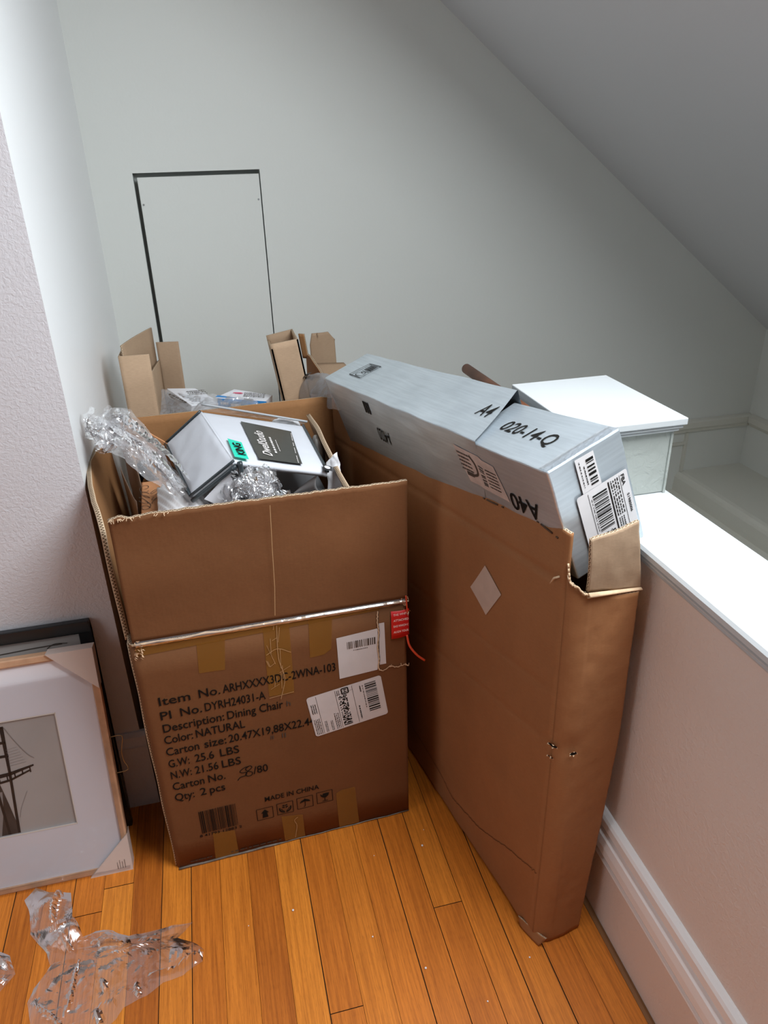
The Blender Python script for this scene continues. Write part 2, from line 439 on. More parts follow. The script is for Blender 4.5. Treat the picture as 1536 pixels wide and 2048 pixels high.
# ------------------------------------------------------------------ geometry helpers
class MB:
    def __init__(self):
        self.v, self.f, self.mi, self.uv = [], [], [], []

    def face(self, pts, mi=0, uv=None):
        i = len(self.v)
        self.v += [V(p) for p in pts]
        self.f.append(tuple(range(i, i + len(pts))))
        self.mi.append(mi)
        self.uv.append(uv or [(0, 0)] * len(pts))

    def box(self, lo, hi, mi=0):
        x0, y0, z0 = lo
        x1, y1, z1 = hi
        self.hexa([(x0, y0, z0), (x1, y0, z0), (x1, y1, z0), (x0, y1, z0),
                   (x0, y0, z1), (x1, y0, z1), (x1, y1, z1), (x0, y1, z1)], mi)

    def hexa(self, c, mi=0):
        c = [V(p) for p in c]
        for q in ((3, 2, 1, 0), (4, 5, 6, 7), (0, 1, 5, 4), (1, 2, 6, 5), (2, 3, 7, 6), (3, 0, 4, 7)):
            p = [c[k] for k in q]
            w = (p[1] - p[0]).length
            h = (p[3] - p[0]).length
            self.face(p, mi, [(0, 0), (w, 0), (w, h), (0, h)])

    def extrude_y(self, prof, y0, y1, mi=0, mis=None):
        """profile of (x, z) points, counter-clockwise seen from -y, swept along y"""
        n = len(prof)
        for k in range(n):
            a, b = prof[k], prof[(k + 1) % n]
            mm = mis[k] if mis else mi
            w = math.dist(a, b)
            self.face([(a[0], y0, a[1]), (b[0], y0, b[1]), (b[0], y1, b[1]), (a[0], y1, a[1])], mm,
                      [(0, 0), (w, 0), (w, y1 - y0), (0, y1 - y0)])
        self.face([(p[0], y0, p[1]) for p in reversed(prof)], mi)
        self.face([(p[0], y1, p[1]) for p in prof], mi)

    def extrude_x(self, prof, x0, x1, mi=0):
        n = len(prof)
        for k in range(n):
            a, b = prof[k], prof[(k + 1) % n]
            self.face([(x0, a[0], a[1]), (x1, a[0], a[1]), (x1, b[0], b[1]), (x0, b[0], b[1])], mi)
        self.face([(x0, p[0], p[1]) for p in prof], mi)
        self.face([(x1, p[0], p[1]) for p in reversed(prof)], mi)

    def tube(self, pts, r, n=8, mi=0, cap=True):
        pts = [V(p) for p in pts]
        rings = []
        up = V((0.13, 0.27, 0.95))
        for i, p in enumerate(pts):
            t = (pts[min(i + 1, len(pts) - 1)] - pts[max(i - 1, 0)]).normalized()
            a = t.cross(up)
            if a.length < 1e-4:
                a = t.cross(V((1, 0, 0)))
            a.normalize()
            b = t.cross(a)
            rr = r[i] if isinstance(r, (list, tuple)) else r
            rings.append([p + (a * math.cos(2 * math.pi * k / n) + b * math.sin(2 * math.pi * k / n)) * rr for k in range(n)])
        for i in range(len(rings) - 1):
            for k in range(n):
                self.face([rings[i][k], rings[i][(k + 1) % n], rings[i + 1][(k + 1) % n], rings[i + 1][k]], mi)
        if cap:
            self.face(list(reversed(rings[0])), mi)
            self.face(rings[-1], mi)

    def sheet(self, P, nu, nv, t=0.0, mi=0, mi_rim=0, flip=False, mi_back=None, mi_end=None):
        """grid surface P(u, v); with t > 0 it becomes a board of that thickness with cut-edge rims"""
        g = [[V(P(i / nu, j / nv)) for j in range(nv + 1)] for i in range(nu + 1)]
        U = [[0.0] * (nv + 1) for _ in range(nu + 1)]
        W = [[0.0] * (nv + 1) for _ in range(nu + 1)]
        for i in range(nu + 1):
            for j in range(nv + 1):
                if i:
                    U[i][j] = U[i - 1][j] + (g[i][j] - g[i - 1][j]).length
                if j:
                    W[i][j] = W[i][j - 1] + (g[i][j] - g[i][j - 1]).length
        def quad(a, b, c, d, uv, k):
            self.face([d, c, b, a] if flip else [a, b, c, d], k, list(reversed(uv)) if flip else uv)
        for i in range(nu):
            for j in range(nv):
                q = [(i, j), (i + 1, j), (i + 1, j + 1), (i, j + 1)]
                quad(*[g[a][b] for a, b in q], [(U[a][b], W[a][b]) for a, b in q], mi)
        if t > 0:
            nr = [[None] * (nv + 1) for _ in range(nu + 1)]
            for i in range(nu + 1):
                for j in range(nv + 1):
                    du = g[min(i + 1, nu)][j] - g[max(i - 1, 0)][j]
                    dv = g[i][min(j + 1, nv)] - g[i][max(j - 1, 0)]
                    nn = du.cross(dv)
                    nn = nn.normalized() if nn.length > 1e-12 else V((0, 0, 1))
                    nr[i][j] = -nn if flip else nn
            h = [[g[i][j] - nr[i][j] * t for j in range(nv + 1)] for i in range(nu + 1)]
            mb_ = mi if mi_back is None else mi_back
            for i in range(nu):
                for j in range(nv):
                    q = [(i, j), (i, j + 1), (i + 1, j + 1), (i + 1, j)]
                    quad(*[h[a][b] for a, b in q], [(U[a][b], W[a][b]) for a, b in q], mb_)
            for j, rev in ((0, False), (nv, True)):
                for i in range(nu):
                    p = [g[i][j], h[i][j], h[i + 1][j], g[i + 1][j]]
                    u = [(U[i][j], 0), (U[i][j], 1), (U[i + 1][j], 1), (U[i + 1][j], 0)]
                    if rev:
                        p.reverse()
                        u.reverse()
                    quad(*p, u, mi_rim)
            for i, rev in ((0, True), (nu, False)):
                for j in range(nv):
                    p = [g[i][j], h[i][j], h[i][j + 1], g[i][j + 1]]
                    u = [(W[i][j], 0), (W[i][j], 1), (W[i][j + 1], 1), (W[i][j + 1], 0)]
                    if rev:
                        p.reverse()
                        u.reverse()
                    quad(*p, u, mi_rim if mi_end is None else mi_end)

    def build(self, name, mats, parent=None, smooth=False, merge=1e-5):
        me = bpy.data.meshes.new(name)
        me.from_pydata([tuple(p) for p in self.v], [], self.f)
        if not isinstance(mats, (list, tuple)):
            mats = [mats]
        for k in mats:
            me.materials.append(k)
        ul = me.uv_layers.new(name='UVMap')
        li = 0
        for fi, f in enumerate(self.f):
            for k in range(len(f)):
                ul.data[li].uv = self.uv[fi][k]
                li += 1
        for p, k in zip(me.polygons, self.mi):
            p.material_index = k
        if merge:
            bm = bmesh.new()
            bm.from_mesh(me)
            bmesh.ops.remove_doubles(bm, verts=bm.verts, dist=merge)
            bm.to_mesh(me)
            bm.free()
        if smooth:
            for p in me.polygons:
                p.use_smooth = True
        me.update()
        o = bpy.data.objects.new(name, me)
        C.objects.link(o)
        if parent is not None:
            o.parent = parent
            o.matrix_parent_inverse = Matrix.Translation(parent.location).inverted()
        return o


def bevel(o, w, seg=2):
    md = o.modifiers.new('bevel', 'BEVEL')
    md.width = w
    md.segments = seg
    md.limit_method = 'ANGLE'
    md.angle_limit = math.radians(40)
    return o


def thing(name, label, cat, loc=(0, 0, 0), group=None):
    o = bpy.data.objects.new(name, None)
    o.empty_display_size = 0.05
    C.objects.link(o)
    o.location = loc
    return tag(o, label, cat, group)


def tag(o, label, cat, group=None):
    o['label'] = label
    o['category'] = cat
    if group:
        o['group'] = group
    return o


def struct(o):
    o['kind'] = 'structure'
    return o


class Fr:
    """local drawing plane: origin, u axis, v axis (made orthonormal), outward normal"""
    def __init__(self, o, u, v):
        self.o = V(o)
        self.u = V(u).normalized()
        self.n = self.u.cross(V(v)).normalized()
        self.v = self.n.cross(self.u)

    def at(self, a, b, h=0.0):
        return self.o + self.u * a + self.v * b + self.n * h

    def sub(self, a, b, ang=0.0, h=0.0):
        c, s = math.cos(ang), math.sin(ang)
        return Fr(self.at(a, b, h), self.u * c + self.v * s, -self.u * s + self.v * c)


def rect(mb, fr, a0, b0, a1, b1, h=0.0008, mi=0):
    mb.face([fr.at(a0, b0, h), fr.at(a1, b0, h), fr.at(a1, b1, h), fr.at(a0, b1, h)], mi)


def poly(mb, fr, pts, h=0.0008, mi=0):
    mb.face([fr.at(a, b, h) for a, b in pts], mi)


def stroke(mb, fr, pts, w, h=0.001, mi=0):
    P = [V((a, b)) for a, b in pts]
    L, Rr = [], []
    for i, p in enumerate(P):
        t = (P[min(i + 1, len(P) - 1)] - P[max(i - 1, 0)])
        t = t.normalized() if t.length > 1e-9 else V((1, 0))
        nn = V((-t.y, t.x)) * w / 2
        L.append(p + nn)
        Rr.append(p - nn)
    for i in range(len(P) - 1):
        mb.face([fr.at(*Rr[i], h), fr.at(*Rr[i + 1], h), fr.at(*L[i + 1], h), fr.at(*L[i], h)], mi)


def spline(pts, n=8):
    """Catmull-Rom through 2D or 3D points"""
    P = [V(p) for p in pts]
    P = [P[0] * 2 - P[1]] + P + [P[-1] * 2 - P[-2]]
    out = []
    for i in range(1, len(P) - 2):
        for k in range(n):
            t = k / n
            a, b, c, d = P[i - 1], P[i], P[i + 1], P[i + 2]
            out.append(0.5 * ((2 * b) + (c - a) * t + (2 * a - 5 * b + 4 * c - d) * t * t + (3 * b - a - 3 * c + d) * t ** 3))
    out.append(P[-2])
    return out


def text(mb, fr, s, a, b, cap, width=None, h=0.0012, mi=0, shear=0.0, bold=0.008, space=1.0):
    """s drawn with its baseline start at (a, b), capital height cap, stretched to width"""
    cu = bpy.data.curves.new('t', 'FONT')
    cu.body = s
    cu.size = 1.0
    cu.shear = shear
    cu.offset = bold
    cu.space_character = space
    cu.resolution_u = 3
    o = bpy.data.objects.new('t', cu)
    C.objects.link(o)
    dg = bpy.context.evaluated_depsgraph_get()
    me = bpy.data.meshes.new_from_object(o.evaluated_get(dg))
    vs = [v.co.copy() for v in me.vertices]
    fs = [tuple(p.vertices) for p in me.polygons]
    bpy.data.objects.remove(o)
    bpy.data.curves.remove(cu)
    bpy.data.meshes.remove(me)
    if not vs:
        return
    ky = cap / 0.70
    x0 = min(v.x for v in vs)
    x1 = max(v.x for v in vs)
    kx = ky if width is None else width / max(1e-6, x1 - x0)
    for f in fs:
        mb.face([fr.at(a + (vs[k].x - x0) * kx, b + vs[k].y * ky, h) for k in f], mi)


def barcode(mb, fr, a0, b0, a1, b1, seed, h=0.0012, mi=0, n=60, vertical=False):
    r = random.Random(seed)
    L = (b1 - b0) if vertical else (a1 - a0)
    mod = L / n
    x = 0.0
    while x < L - mod:
        w = mod * r.choice((1, 1, 1, 2, 2, 3))
        w = min(w, L - x)
        if vertical:
            rect(mb, fr, a0, b0 + x, a1, b0 + x + w, h, mi)
        else:
            rect(mb, fr, a0 + x, b0, a0 + x + w, b1, h, mi)
        x += w + mod * r.choice((1, 1, 2, 2, 3))


def scribble_lines(mb, fr, a0, b0, a1, b1, rows, seed, h=0.0012, mi=0, vertical=False):
    """rows of tiny dashes standing for print too small to read in the photo"""
    r = random.Random(seed)
    for k in range(rows):
        if vertical:
            c = a0 + (a1 - a0) * (k + 0.5) / rows
            w = abs(a1 - a0) / rows * 0.42
            x = b0
            while x < b1:
                l_ = (b1 - b0) * r.uniform(0.03, 0.12)
                rect(mb, fr, c - w / 2, x, c + w / 2, min(b1, x + l_), h, mi)
                x += l_ + (b1 - b0) * r.uniform(0.012, 0.05)
        else:
            c = b0 + (b1 - b0) * (k + 0.5) / rows
            w = abs(b1 - b0) / rows * 0.42
            x = a0
            while x < a1:
                l_ = (a1 - a0) * r.uniform(0.03, 0.12)
                rect(mb, fr, x, c - w / 2, min(a1, x + l_), c + w / 2, h, mi)
                x += l_ + (a1 - a0) * r.uniform(0.012, 0.05)


def nz(p, s=1.0, seed=0.0):
    return noise.noise(V((p[0] * s + seed, p[1] * s - seed * 1.7, p[2] * s + seed * 0.6)))


def ridged(p, s, seed, octv=3):
    a, t = 0.0, 0.0
    k = 1.0
    for i in range(octv):
        a += k * (1 - 2 * abs(nz(p, s * 2 ** i, seed + 11 * i)))
        t += k
        k *= 0.5
    return a / t


def bilerp(a, b, c, d, u, v):
    return (V(a) * (1 - u) + V(b) * u) * (1 - v) + (V(d) * (1 - u) + V(c) * u) * v


def lut(tab, x):
    if x <= tab[0][0]:
        return tab[0][1]
    for (x0, y0), (x1, y1) in zip(tab, tab[1:]):
        if x <= x1:
            return y0 + (y1 - y0) * (x - x0) / max(1e-9, x1 - x0)
    return tab[-1][1]


# ================================================================== STRUCTURE
XH = 0.610           # room face of the half wall
YL = 1.373           # room face of the left wall
XL = -0.262          # left side of the alcove
YB = 2.370           # back wall
YH = 1.600           # end of the half wall
XR = 2.050           # far wall of the stairwell

# ---- floor: oak strips along y, thin open seams over a dark bed
PW = 0.0594
fl = MB()
tones = []
k0, k1 = int((-1.75 - 0.118) / PW) - 1, int((XH - 0.118) / PW) + 1
fixed = {-1: [0.785], 3: [0.933], -8: [1.150], -9: [1.0985, 0.61], 0: [2.02, 0.30], 1: [0.42], 2: [1.62, 0.10], 4: [0.20],
         -2: [0.36], -3: [0.55], -4: [0.46], -5: [0.70], -6: [0.15], 5: [0.5], 6: [1.3, 0.2]}
fixed_tone = {-1: 0.42, -2: 0.80, -3: 0.18, -4: 0.62, -5: 0.46, 0: 0.34, 1: 0.52, 2: 0.30, 3: 0.70, 4: 0.60, 5: 0.66, 6: 0.40, 7: 0.62,
              -6: 0.70, -7: 0.40, -8: 0.62, -9: 0.5}
for k in range(k0, k1 + 1):
    x0 = 0.118 + k * PW
    x1 = min(x0 + PW, XH)
    r = random.Random(100 + k)
    cuts = sorted(fixed.get(k, [r.uniform(-1, 2)]) + [r.uniform(-2.2, -1.2), r.uniform(-0.9, -0.1), 2.37])
    y = -2.5
    base = fixed_tone.get(k, r.uniform(0.2, 0.8))
    seamw = 0.0009 + 0.0011 * r.random() if r.random() < 0.7 else 0.0004
    for ci, c in enumerate(cuts):
        if c > y + 0.02:
            g = 0.0008
            uo = r.uniform(0, 50)
            fl.face([(x0 + g * 0.3, y + g, 0), (x1 - seamw, y + g, 0), (x1 - seamw, c - g, 0), (x0 + g * 0.3, c - g, 0)], 0,
                    [(uo, y), (uo + x1 - x0, y), (uo + x1 - x0, c), (uo, c)])
            tones.append(min(1, max(0, base + (r.uniform(-0.35, 0.35) if ci != len(cuts) - 1 else 0.0))))
            y = c
fl.face([(-1.9, -2.5, -0.003), (XH, -2.5, -0.003), (XH, YB, -0.003), (-1.9, YB, -0.003)], 1)
tones.append(0.0)
floor = struct(fl.build('floor', [M['floor'], M['gap']], merge=0))
att = floor.data.attributes.new('tone', 'FLOAT', 'FACE')
for i, t in enumerate(tones):
    att.data[i].value = t

# ---- left wall (textured, faces the camera) with the return into the alcove
w = MB()
w.face([(-1.9, YL, 0), (XL, YL, 0), (XL, YL, 3.4), (-1.9, YL, 3.4)], 0)
w.face([(XL, YL, 0), (XL, YB, 0), (XL, YB, 3.4), (XL, YL, 3.4)], 1)
w.face([(-1.9, YL, 3.4), (XL, YL, 3.4), (XL, YB, 3.4), (-1.9, YB, 3.4)], 0)
w.face([(-1.9, YB, 0), (-1.9, YL, 0), (-1.9, YL, 3.4), (-1.9, YB, 3.4)], 0)
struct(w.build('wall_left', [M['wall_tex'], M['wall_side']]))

# ---- back wall with an opening for the access panel
w = MB()
px0, px1, pz0, pz1 = -0.146, 0.209, 0.25, 1.332
for a0, a1, b0, b1 in ((-0.30, px0, -1.6, 3.4), (px1, XR, -1.6, 3.4), (px0, px1, -1.6, pz0), (px0, px1, pz1, 3.4)):
    w.face([(a0, YB, b0), (a1, YB, b0), (a1, YB, b1), (a0, YB, b1)], 0)
for p, q in (((px0, pz0), (px0, pz1)), ((px0, pz1), (px1, pz1)), ((px1, pz1), (px1, pz0)), ((px1, pz0), (px0, pz0))):
    w.face([(p[0], YB, p[1]), (q[0], YB, q[1]), (q[0], YB + 0.05, q[1]), (p[0], YB + 0.05, p[1])], 1)
w.face([(px0, YB + 0.05, pz0), (px1, YB + 0.05, pz0), (px1, YB + 0.05, pz1), (px0, YB + 0.05, pz1)], 1)
struct(w.build('wall_back', [M['wall_back'], M['dark']]))

# ---- right wall of the stairwell, rear wall, far left wall with an opening added for fill light
w = MB()
w.face([(XR, -2.5, -1.6), (XR, YB, -1.6), (XR, YB, 0.78), (XR, -2.5, 0.78)], 0)
struct(w.build('wall_right', M['wall_back']))
w = MB()
w.face([(XR, -2.5, -1.6), (-1.9, -2.5, -1.6), (-1.9, -2.5, 3.6), (XR, -2.5, 3.6)])
struct(w.build('wall_rear', M['wall_far']))
w = MB()
for a0, a1, b0, b1 in ((-2.5, -0.35, -0.01, 3.9), (0.75, YL, -0.01, 3.9), (-0.35, 0.75, -0.01, 0.9), (-0.35, 0.75, 2.1, 3.9)):
    w.face([(-1.9, a0, b0), (-1.9, a1, b0), (-1.9, a1, b1), (-1.9, a0, b1)], 0)
struct(w.build('wall_far_left', M['wall_far']))
wf = MB()  # frame of the invented window around the left fill light
for a0, a1, b0, b1 in ((-0.41, -0.35, 0.84, 2.16), (0.75, 0.81, 0.84, 2.16), (-0.35, 0.75, 0.84, 0.9), (-0.35, 0.75, 2.1, 2.16), (-0.35, 0.75, 1.48, 1.52)):
    wf.box((-1.92, a0, b0), (-1.87, a1, b1))
struct(wf.build('window_added', M['trim']))

# ---- sloped ceiling with the skylight opening; flat part towards the far left
def cface(mb, x0, x1, y0, y1, mi=0):
    mb.face([(x0, y1, cz(x0)), (x1, y1, cz(x1)), (x1, y0, cz(x1)), (x0, y0, cz(x0))], mi)


c = MB()
XRG = -1.35
cface(c, XRG, SKY_X0, -2.5, YB)
cface(c, SKY_X1, XR + 0.02, -2.5, YB)
cface(c, SKY_X0, SKY_X1, -2.5, SKY_Y0)
cface(c, SKY_X0, SKY_X1, SKY_Y1, YB)
c.face([(-1.9, -2.5, cz(XRG)), (-1.9, YB, cz(XRG)), (XRG, YB, cz(XRG)), (XRG, -2.5, cz(XRG))])
up = _n * 0.14
for a, b in (((SKY_X0, SKY_Y0), (SKY_X1, SKY_Y0)), ((SKY_X1, SKY_Y0), (SKY_X1, SKY_Y1)),
             ((SKY_X1, SKY_Y1), (SKY_X0, SKY_Y1)), ((SKY_X0, SKY_Y1), (SKY_X0, SKY_Y0))):
    p, q = V((a[0], a[1], cz(a[0]))), V((b[0], b[1], cz(b[0])))
    c.face([p, q, q + up, p + up], 1)
struct(c.build('ceiling', [M['ceiling'], M['trim']]))

# ---- half wall along the stairs
w = MB()
w.extrude_y([(XH, -0.01), (0.722, -0.01), (0.722, 0.822), (XH, 0.822)], -2.5, YH)
w.face([(0.722, -2.5, -1.6), (0.722, YB, -1.6), (0.722, YB, -0.01), (0.722, -2.5, -0.01)])
w.face([(XH, YH, -0.01), (0.722, YH, -0.01), (0.722, YB, -0.01), (XH, YB, -0.01)])
struct(w.build('wall_half', M['wall_half']))
# cap: wide board over two thin fillets
t = MB()
t.extrude_y([(0.605, 0.799), (0.727, 0.799), (0.727, 0.812), (0.735, 0.812), (0.737, 0.818), (0.737, 0.829), (0.733, 0.834),
             (0.600, 0.834), (0.592, 0.832), (0.589, 0.827), (0.589, 0.819), (0.592, 0.8165), (0.597, 0.8165), (0.597, 0.813), (0.594, 0.811),
             (0.594, 0.8085), (0.600, 0.806), (0.600, 0.804), (0.598, 0.802), (0.599, 0.799)], -2.5, YH)
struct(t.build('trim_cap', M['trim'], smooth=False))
# baseboard of the half wall with its moulded top
b = MB()
bp_ = [(0.612, -0.001), (0.612, 0.264), (0.606, 0.263), (0.600, 0.258), (0.597, 0.252), (0.5965, 0.236), (0.599, 0.233), (0.604, 0.230), (0.604, 0.225),
       (0.598, 0.222), (0.5945, 0.217), (0.592, 0.200), (0.5915, 0.184), (0.594, 0.178), (0.600, 0.174), (0.600, 0.168),
       (0.5945, 0.167), (0.5935, 0.1645), (0.5945, 0.162), (0.600, 0.161), (0.601, 0.157), (0.601, -0.001)]
b.extrude_y(list(reversed(bp_)), -2.5, YH, 0, None)
bo = b.build('baseboard_right', [M['trim_base'], M['wall_half'], M['gap']])
for p in bo.data.polygons:
    if max(bo.data.vertices[k].co.z for k in p.vertices) < 0.16:
        p.material_index = 1
struct(bo)
q = MB()
q.extrude_y([(0.590, -0.001), (0.601, -0.001), (0.601, 0.003), (0.596, 0.0045), (0.590, 0.002)], -2.5, YH)
struct(q.build('trim_shoe', plain('shoe_strip', (0.22, 0.095, 0.03), 0.6)))
# baseboard of the left wall
b = MB()
b.extrude_x([(YL - 0.014, -0.001), (YL + 0.002, -0.001), (YL + 0.002, 0.214), (YL - 0.004, 0.212), (YL - 0.011, 0.203), (YL - 0.014, 0.182),
             (YL - 0.0155, 0.1805), (YL - 0.0155, 0.179), (YL - 0.012, 0.177), (YL - 0.014, 0.175)], -1.9, XL + 0.012)
struct(b.build('baseboard_left', M['wall_tex']))

# ---- stairwell beyond the half wall
s = MB()
s.extrude_y([(1.70, -1.6), (XR, -1.6), (XR, 0.186), (1.785, 0.186), (1.770, 0.183), (1.760, 0.176), (1.755, 0.165), (1.752, 0.130),
             (1.752, 0.108), (1.735, 0.105), (1.715, 0.085), (1.705, 0.05)], -2.5, YB)
struct(s.build('wall_stair', M['stair']))
s = MB()
for i in range(9):
    y1 = 1.5 - i * 0.25
    s.box((0.722, y1 - 0.25, -1.6), (1.70, y1, -0.20 - 0.19 * i + 0.0))
s.box((0.722, 1.5, -1.6), (1.70, YB, -0.20))
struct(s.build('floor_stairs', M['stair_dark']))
s = MB()
prof = [(YB - 0.001, 0.350), (YB - 0.010, 0.352), (YB - 0.012, 0.362), (YB - 0.018, 0.370), (YB - 0.018, 0.392), (YB - 0.012, 0.398), (YB - 0.001, 0.402)]
s.extrude_x(list(reversed(prof)), 0.722, XR)
s.box((1.770, YB - 0.010, 0.186), (1.782, YB, 0.350))
s.box((1.60, YB - 0.008, 0.30), (1.770, YB, 0.312))
struct(s.build('trim_rail_back', M['stair']))
s = MB()
s.extrude_y([(XR - 0.018, 0.370), (XR - 0.001, 0.350), (XR - 0.001, 0.402), (XR - 0.018, 0.392)], -2.5, YB - 0.02)
struct(s.build('trim_rail_right', M['stair']))

# ---- window_1: skylight frame and pane in the slope
s = MB()
for (ax, ay, bx, by) in ((SKY_X0, SKY_Y0, SKY_X0 + 0.04, SKY_Y1), (SKY_X1 - 0.04, SKY_Y0, SKY_X1, SKY_Y1),
                         (SKY_X0, SKY_Y0, SKY_X1, SKY_Y0 + 0.04), (SKY_X0, SKY_Y1 - 0.04, SKY_X1, SKY_Y1)):
    lo = [V((x, y, cz(x))) + _n * 0.03 for x, y in ((ax, ay), (bx, ay), (bx, by), (ax, by))]
    s.hexa(lo + [p + _n * 0.03 for p in lo])
struct(s.build('window_1', M['trim']))

# ================================================================== FIXED THINGS
# ---- access panel
ap = thing('access_panel', 'painted rectangular access panel screwed into the pale back wall', 'panel', (0.03, YB, 0.25))
a = MB()
a.box((px0 + 0.0105, YB + 0.004, pz0 + 0.005), (px1 - 0.003, YB + 0.020, pz1 - 0.0115))
bevel(a.build('board', M['wall_back'], ap), 0.001, 1)
for sx, sz in ((-0.1285, 1.2495), (0.1985, 1.2515)):
    q = MB()
    n_ = 14
    ring = [(sx + 0.0028 * math.cos(2 * math.pi * i / n_), sz + 0.0028 * math.sin(2 * math.pi * i / n_)) for i in range(n_)]
    q.face([(x, YB + 0.0025, z) for x, z in ring])
    for i in range(n_):
        x0, z0 = ring[i]
        x1, z1 = ring[(i + 1) % n_]
        q.face([(x0, YB + 0.0025, z0), (x0, YB + 0.0045, z0), (x1, YB + 0.0045, z1), (x1, YB + 0.0025, z1)])
    q.build('screw', M['screw'], ap)

# ---- newel post on the half wall
NY0, NY1 = 1.002, 1.245
npst = thing('newel_post', 'square white painted post with flat cap standing on the half wall behind the silver box', 'post', (0.665, 1.12, 0.834))
a = MB()
a.box((0.612, NY0, 0.8345), (0.724, NY1 - 0.012, 0.950))
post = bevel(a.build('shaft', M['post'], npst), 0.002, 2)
a = MB()
a.box((0.7215, NY0 - 0.003, 0.8345), (0.7255, NY0 + 0.004, 0.948))
a.build('corner_bead', M['post'], npst)
a = MB()
for x0, x1, y0, y1, z0, z1 in ((0.552, 0.730, NY0 - 0.010, NY1 - 0.004, 0.9475, 0.9525), (0.548, 0.734, NY0 - 0.014, NY1, 0.9535, 0.9585),
                               (0.543, 0.738, NY0 - 0.018, NY1 + 0.005, 0.9598, 0.972)):
    a.box((x0, y0, z0), (x1, y1, z1))
a.box((0.553, NY0 - 0.008, 0.950), (0.730, NY1 - 0.008, 0.962))
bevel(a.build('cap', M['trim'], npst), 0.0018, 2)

# ================================================================== CHAIR CARTON
CA = V((-0.208, 1.158, 0))            # front left corner on the floor
CU = V((0.519, 0.022, 0)).normalized()
CD = V((-CU.y, CU.x, 0))              # towards the back
CW, CDp, CH = 0.522, 0.508, 0.583
cp = lambda a, d, z: CA + CU * a + CD * d + V((0, 0, z))
carton = thing('open_carton', 'tall brown chair carton with printed black text, open and stuffed with packing waste', 'carton', CA + CU * 0.26 + CD * 0.25)
TB = 0.006
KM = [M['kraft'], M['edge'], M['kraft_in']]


def wob(p, amp, s, seed):
    return nz(p, s, seed) * amp


# four sides: thin boards; the front one stays flat because print lies on it
m_ = MB()
def Pf(u, v):
    q = -0.034 + u * (CW + 0.032)
    a = max(0.0, q)
    z = 0.002 + v * (0.585 - 0.021 * a)
    if q < 0:
        return cp(0.0005 - 0.004 * math.sin(min(1, -q / 0.03) * 1.57), 0.006 - q, z)
    rr = max(0.0, 0.012 - a) ** 2 / 0.024
    return cp(a + 0.0005, rr + 0.0, z)
m_.sheet(Pf, 110, 8, TB, 0, 1, False, 2)
m_.build('front_panel', KM, carton, True)
m_ = MB()
def Pl(u, v):
    d = 0.010 + u * (CDp - 0.012)
    z = 0.002 + v * 0.584
    return cp(-0.004 - 0.012 * math.sin(math.pi * v) * math.sin(math.pi * min(1, u * 1.3)) + 0.004 * nz((d, z, 0), 9, 3), d, z)
m_.sheet(Pl, 20, 20, TB, 0, 1, True, 2)
m_.build('side_panel', KM, carton, True)
m_ = MB()
m_.sheet(lambda u, v: cp(CW - 0.001, 0.002 + u * (CDp - 0.004), 0.002 + v * 0.574), 10, 10, TB, 0, 1, False, 2)
m_.build('side_panel', KM, carton, True)
m_ = MB()
m_.sheet(lambda u, v: cp(0.004 + u * (CW - 0.008), CDp, 0.002 + v * 0.58), 10, 10, TB, 0, 1, True, 2)
m_.build('back_panel', KM, carton, True)
m_ = MB()
m_.sheet(lambda u, v: cp(0.01 + u * (CW - 0.02), 0.01 + v * (CDp - 0.02), 0.010), 6, 6, 0.006, 0, 1, False, 2)
m_.build('bottom_panel', KM, carton)
# flaps, standing up
def Pff(u, v):
    a = 0.010 + u * (0.518) - 0.003 * (1 - v)
    zt = 0.8395 - 0.0075 * u
    zb = 0.590 - 0.011 * u
    z = zb + (zt - zb) * v
    if v > 0.96:
        z += 0.0022 * nz((a * 90, 0, 1.0), 1.0, 2) * (3.0 if u < 0.12 else 1.0)
    return cp(a, 0.002 + 0.0025 * math.sin(v * 9 + 1) * v * (1 - u * 0.5) + 0.002 * nz((a, z, 0), 11, 5) * v, z)
m_ = MB()
m_.sheet(Pff, 90, 26, 0.0065, 0, 1, False, 2)
m_.build('flap', KM, carton, True)


def Pfl(u, v):                       # left flap, leaning towards the corner of the wall
    d = 0.035 + u * 0.455
    zt = lut([(0, 0.800), (0.12, 0.818), (0.6, 0.826), (1, 0.826)], u)
    z = 0.578 + (zt - 0.578) * v
    lean = lut([(0, 0.003), (0.2, 0.020), (0.36, 0.029), (0.62, 0.036), (1, 0.018)], u)
    return cp(-0.008 - lean * v ** 1.15 + 0.003 * nz((d, z, 2), 8, 1) * v, d, z)
m_ = MB()
m_.sheet(Pfl, 40, 16, 0.009, 0, 1, True, 2)
m_.build('flap', KM, carton, True)


def Pfb(u, v):                       # back flap
    a = 0.012 + u * (CW - 0.030)
    z = 0.583 + 0.258 * v
    lean = 0.022 * v
    if u > 0.94:
        lean -= (u - 0.94) * 0.10
    return cp(a, CDp + 0.002 + lean + 0.002 * nz((a, z, 0), 7, 9), z + (0.0 if u < 0.95 else -(u - 0.95) * 0.06 * v))
m_ = MB()
m_.sheet(Pfb, 40, 14, 0.006, 2, 1, True, 2)
m_.build('flap', KM, carton, True)


def Pfr(u, v):                       # right flap, leaning inwards, double-wall edge showing
    d = 0.02 + u * (CDp - 0.045)
    z = 0.575 + (0.247 - 0.006 * math.sin(u * 7)) * v
    return cp(CW - 0.006 - (0.088 - 0.012 * u) * v + 0.003 * nz((d, z, 4), 9, 2) * v, d, z)
m_ = MB()
m_.sheet(Pfr, 40, 14, 0.009, 0, 1, False, 2)
m_.build('flap', [M['kraft_grey'], M['edge'], M['kraft_grey']], carton, True)

F = Fr(CA, CU, (0, 0, 1))             # print plane of the front
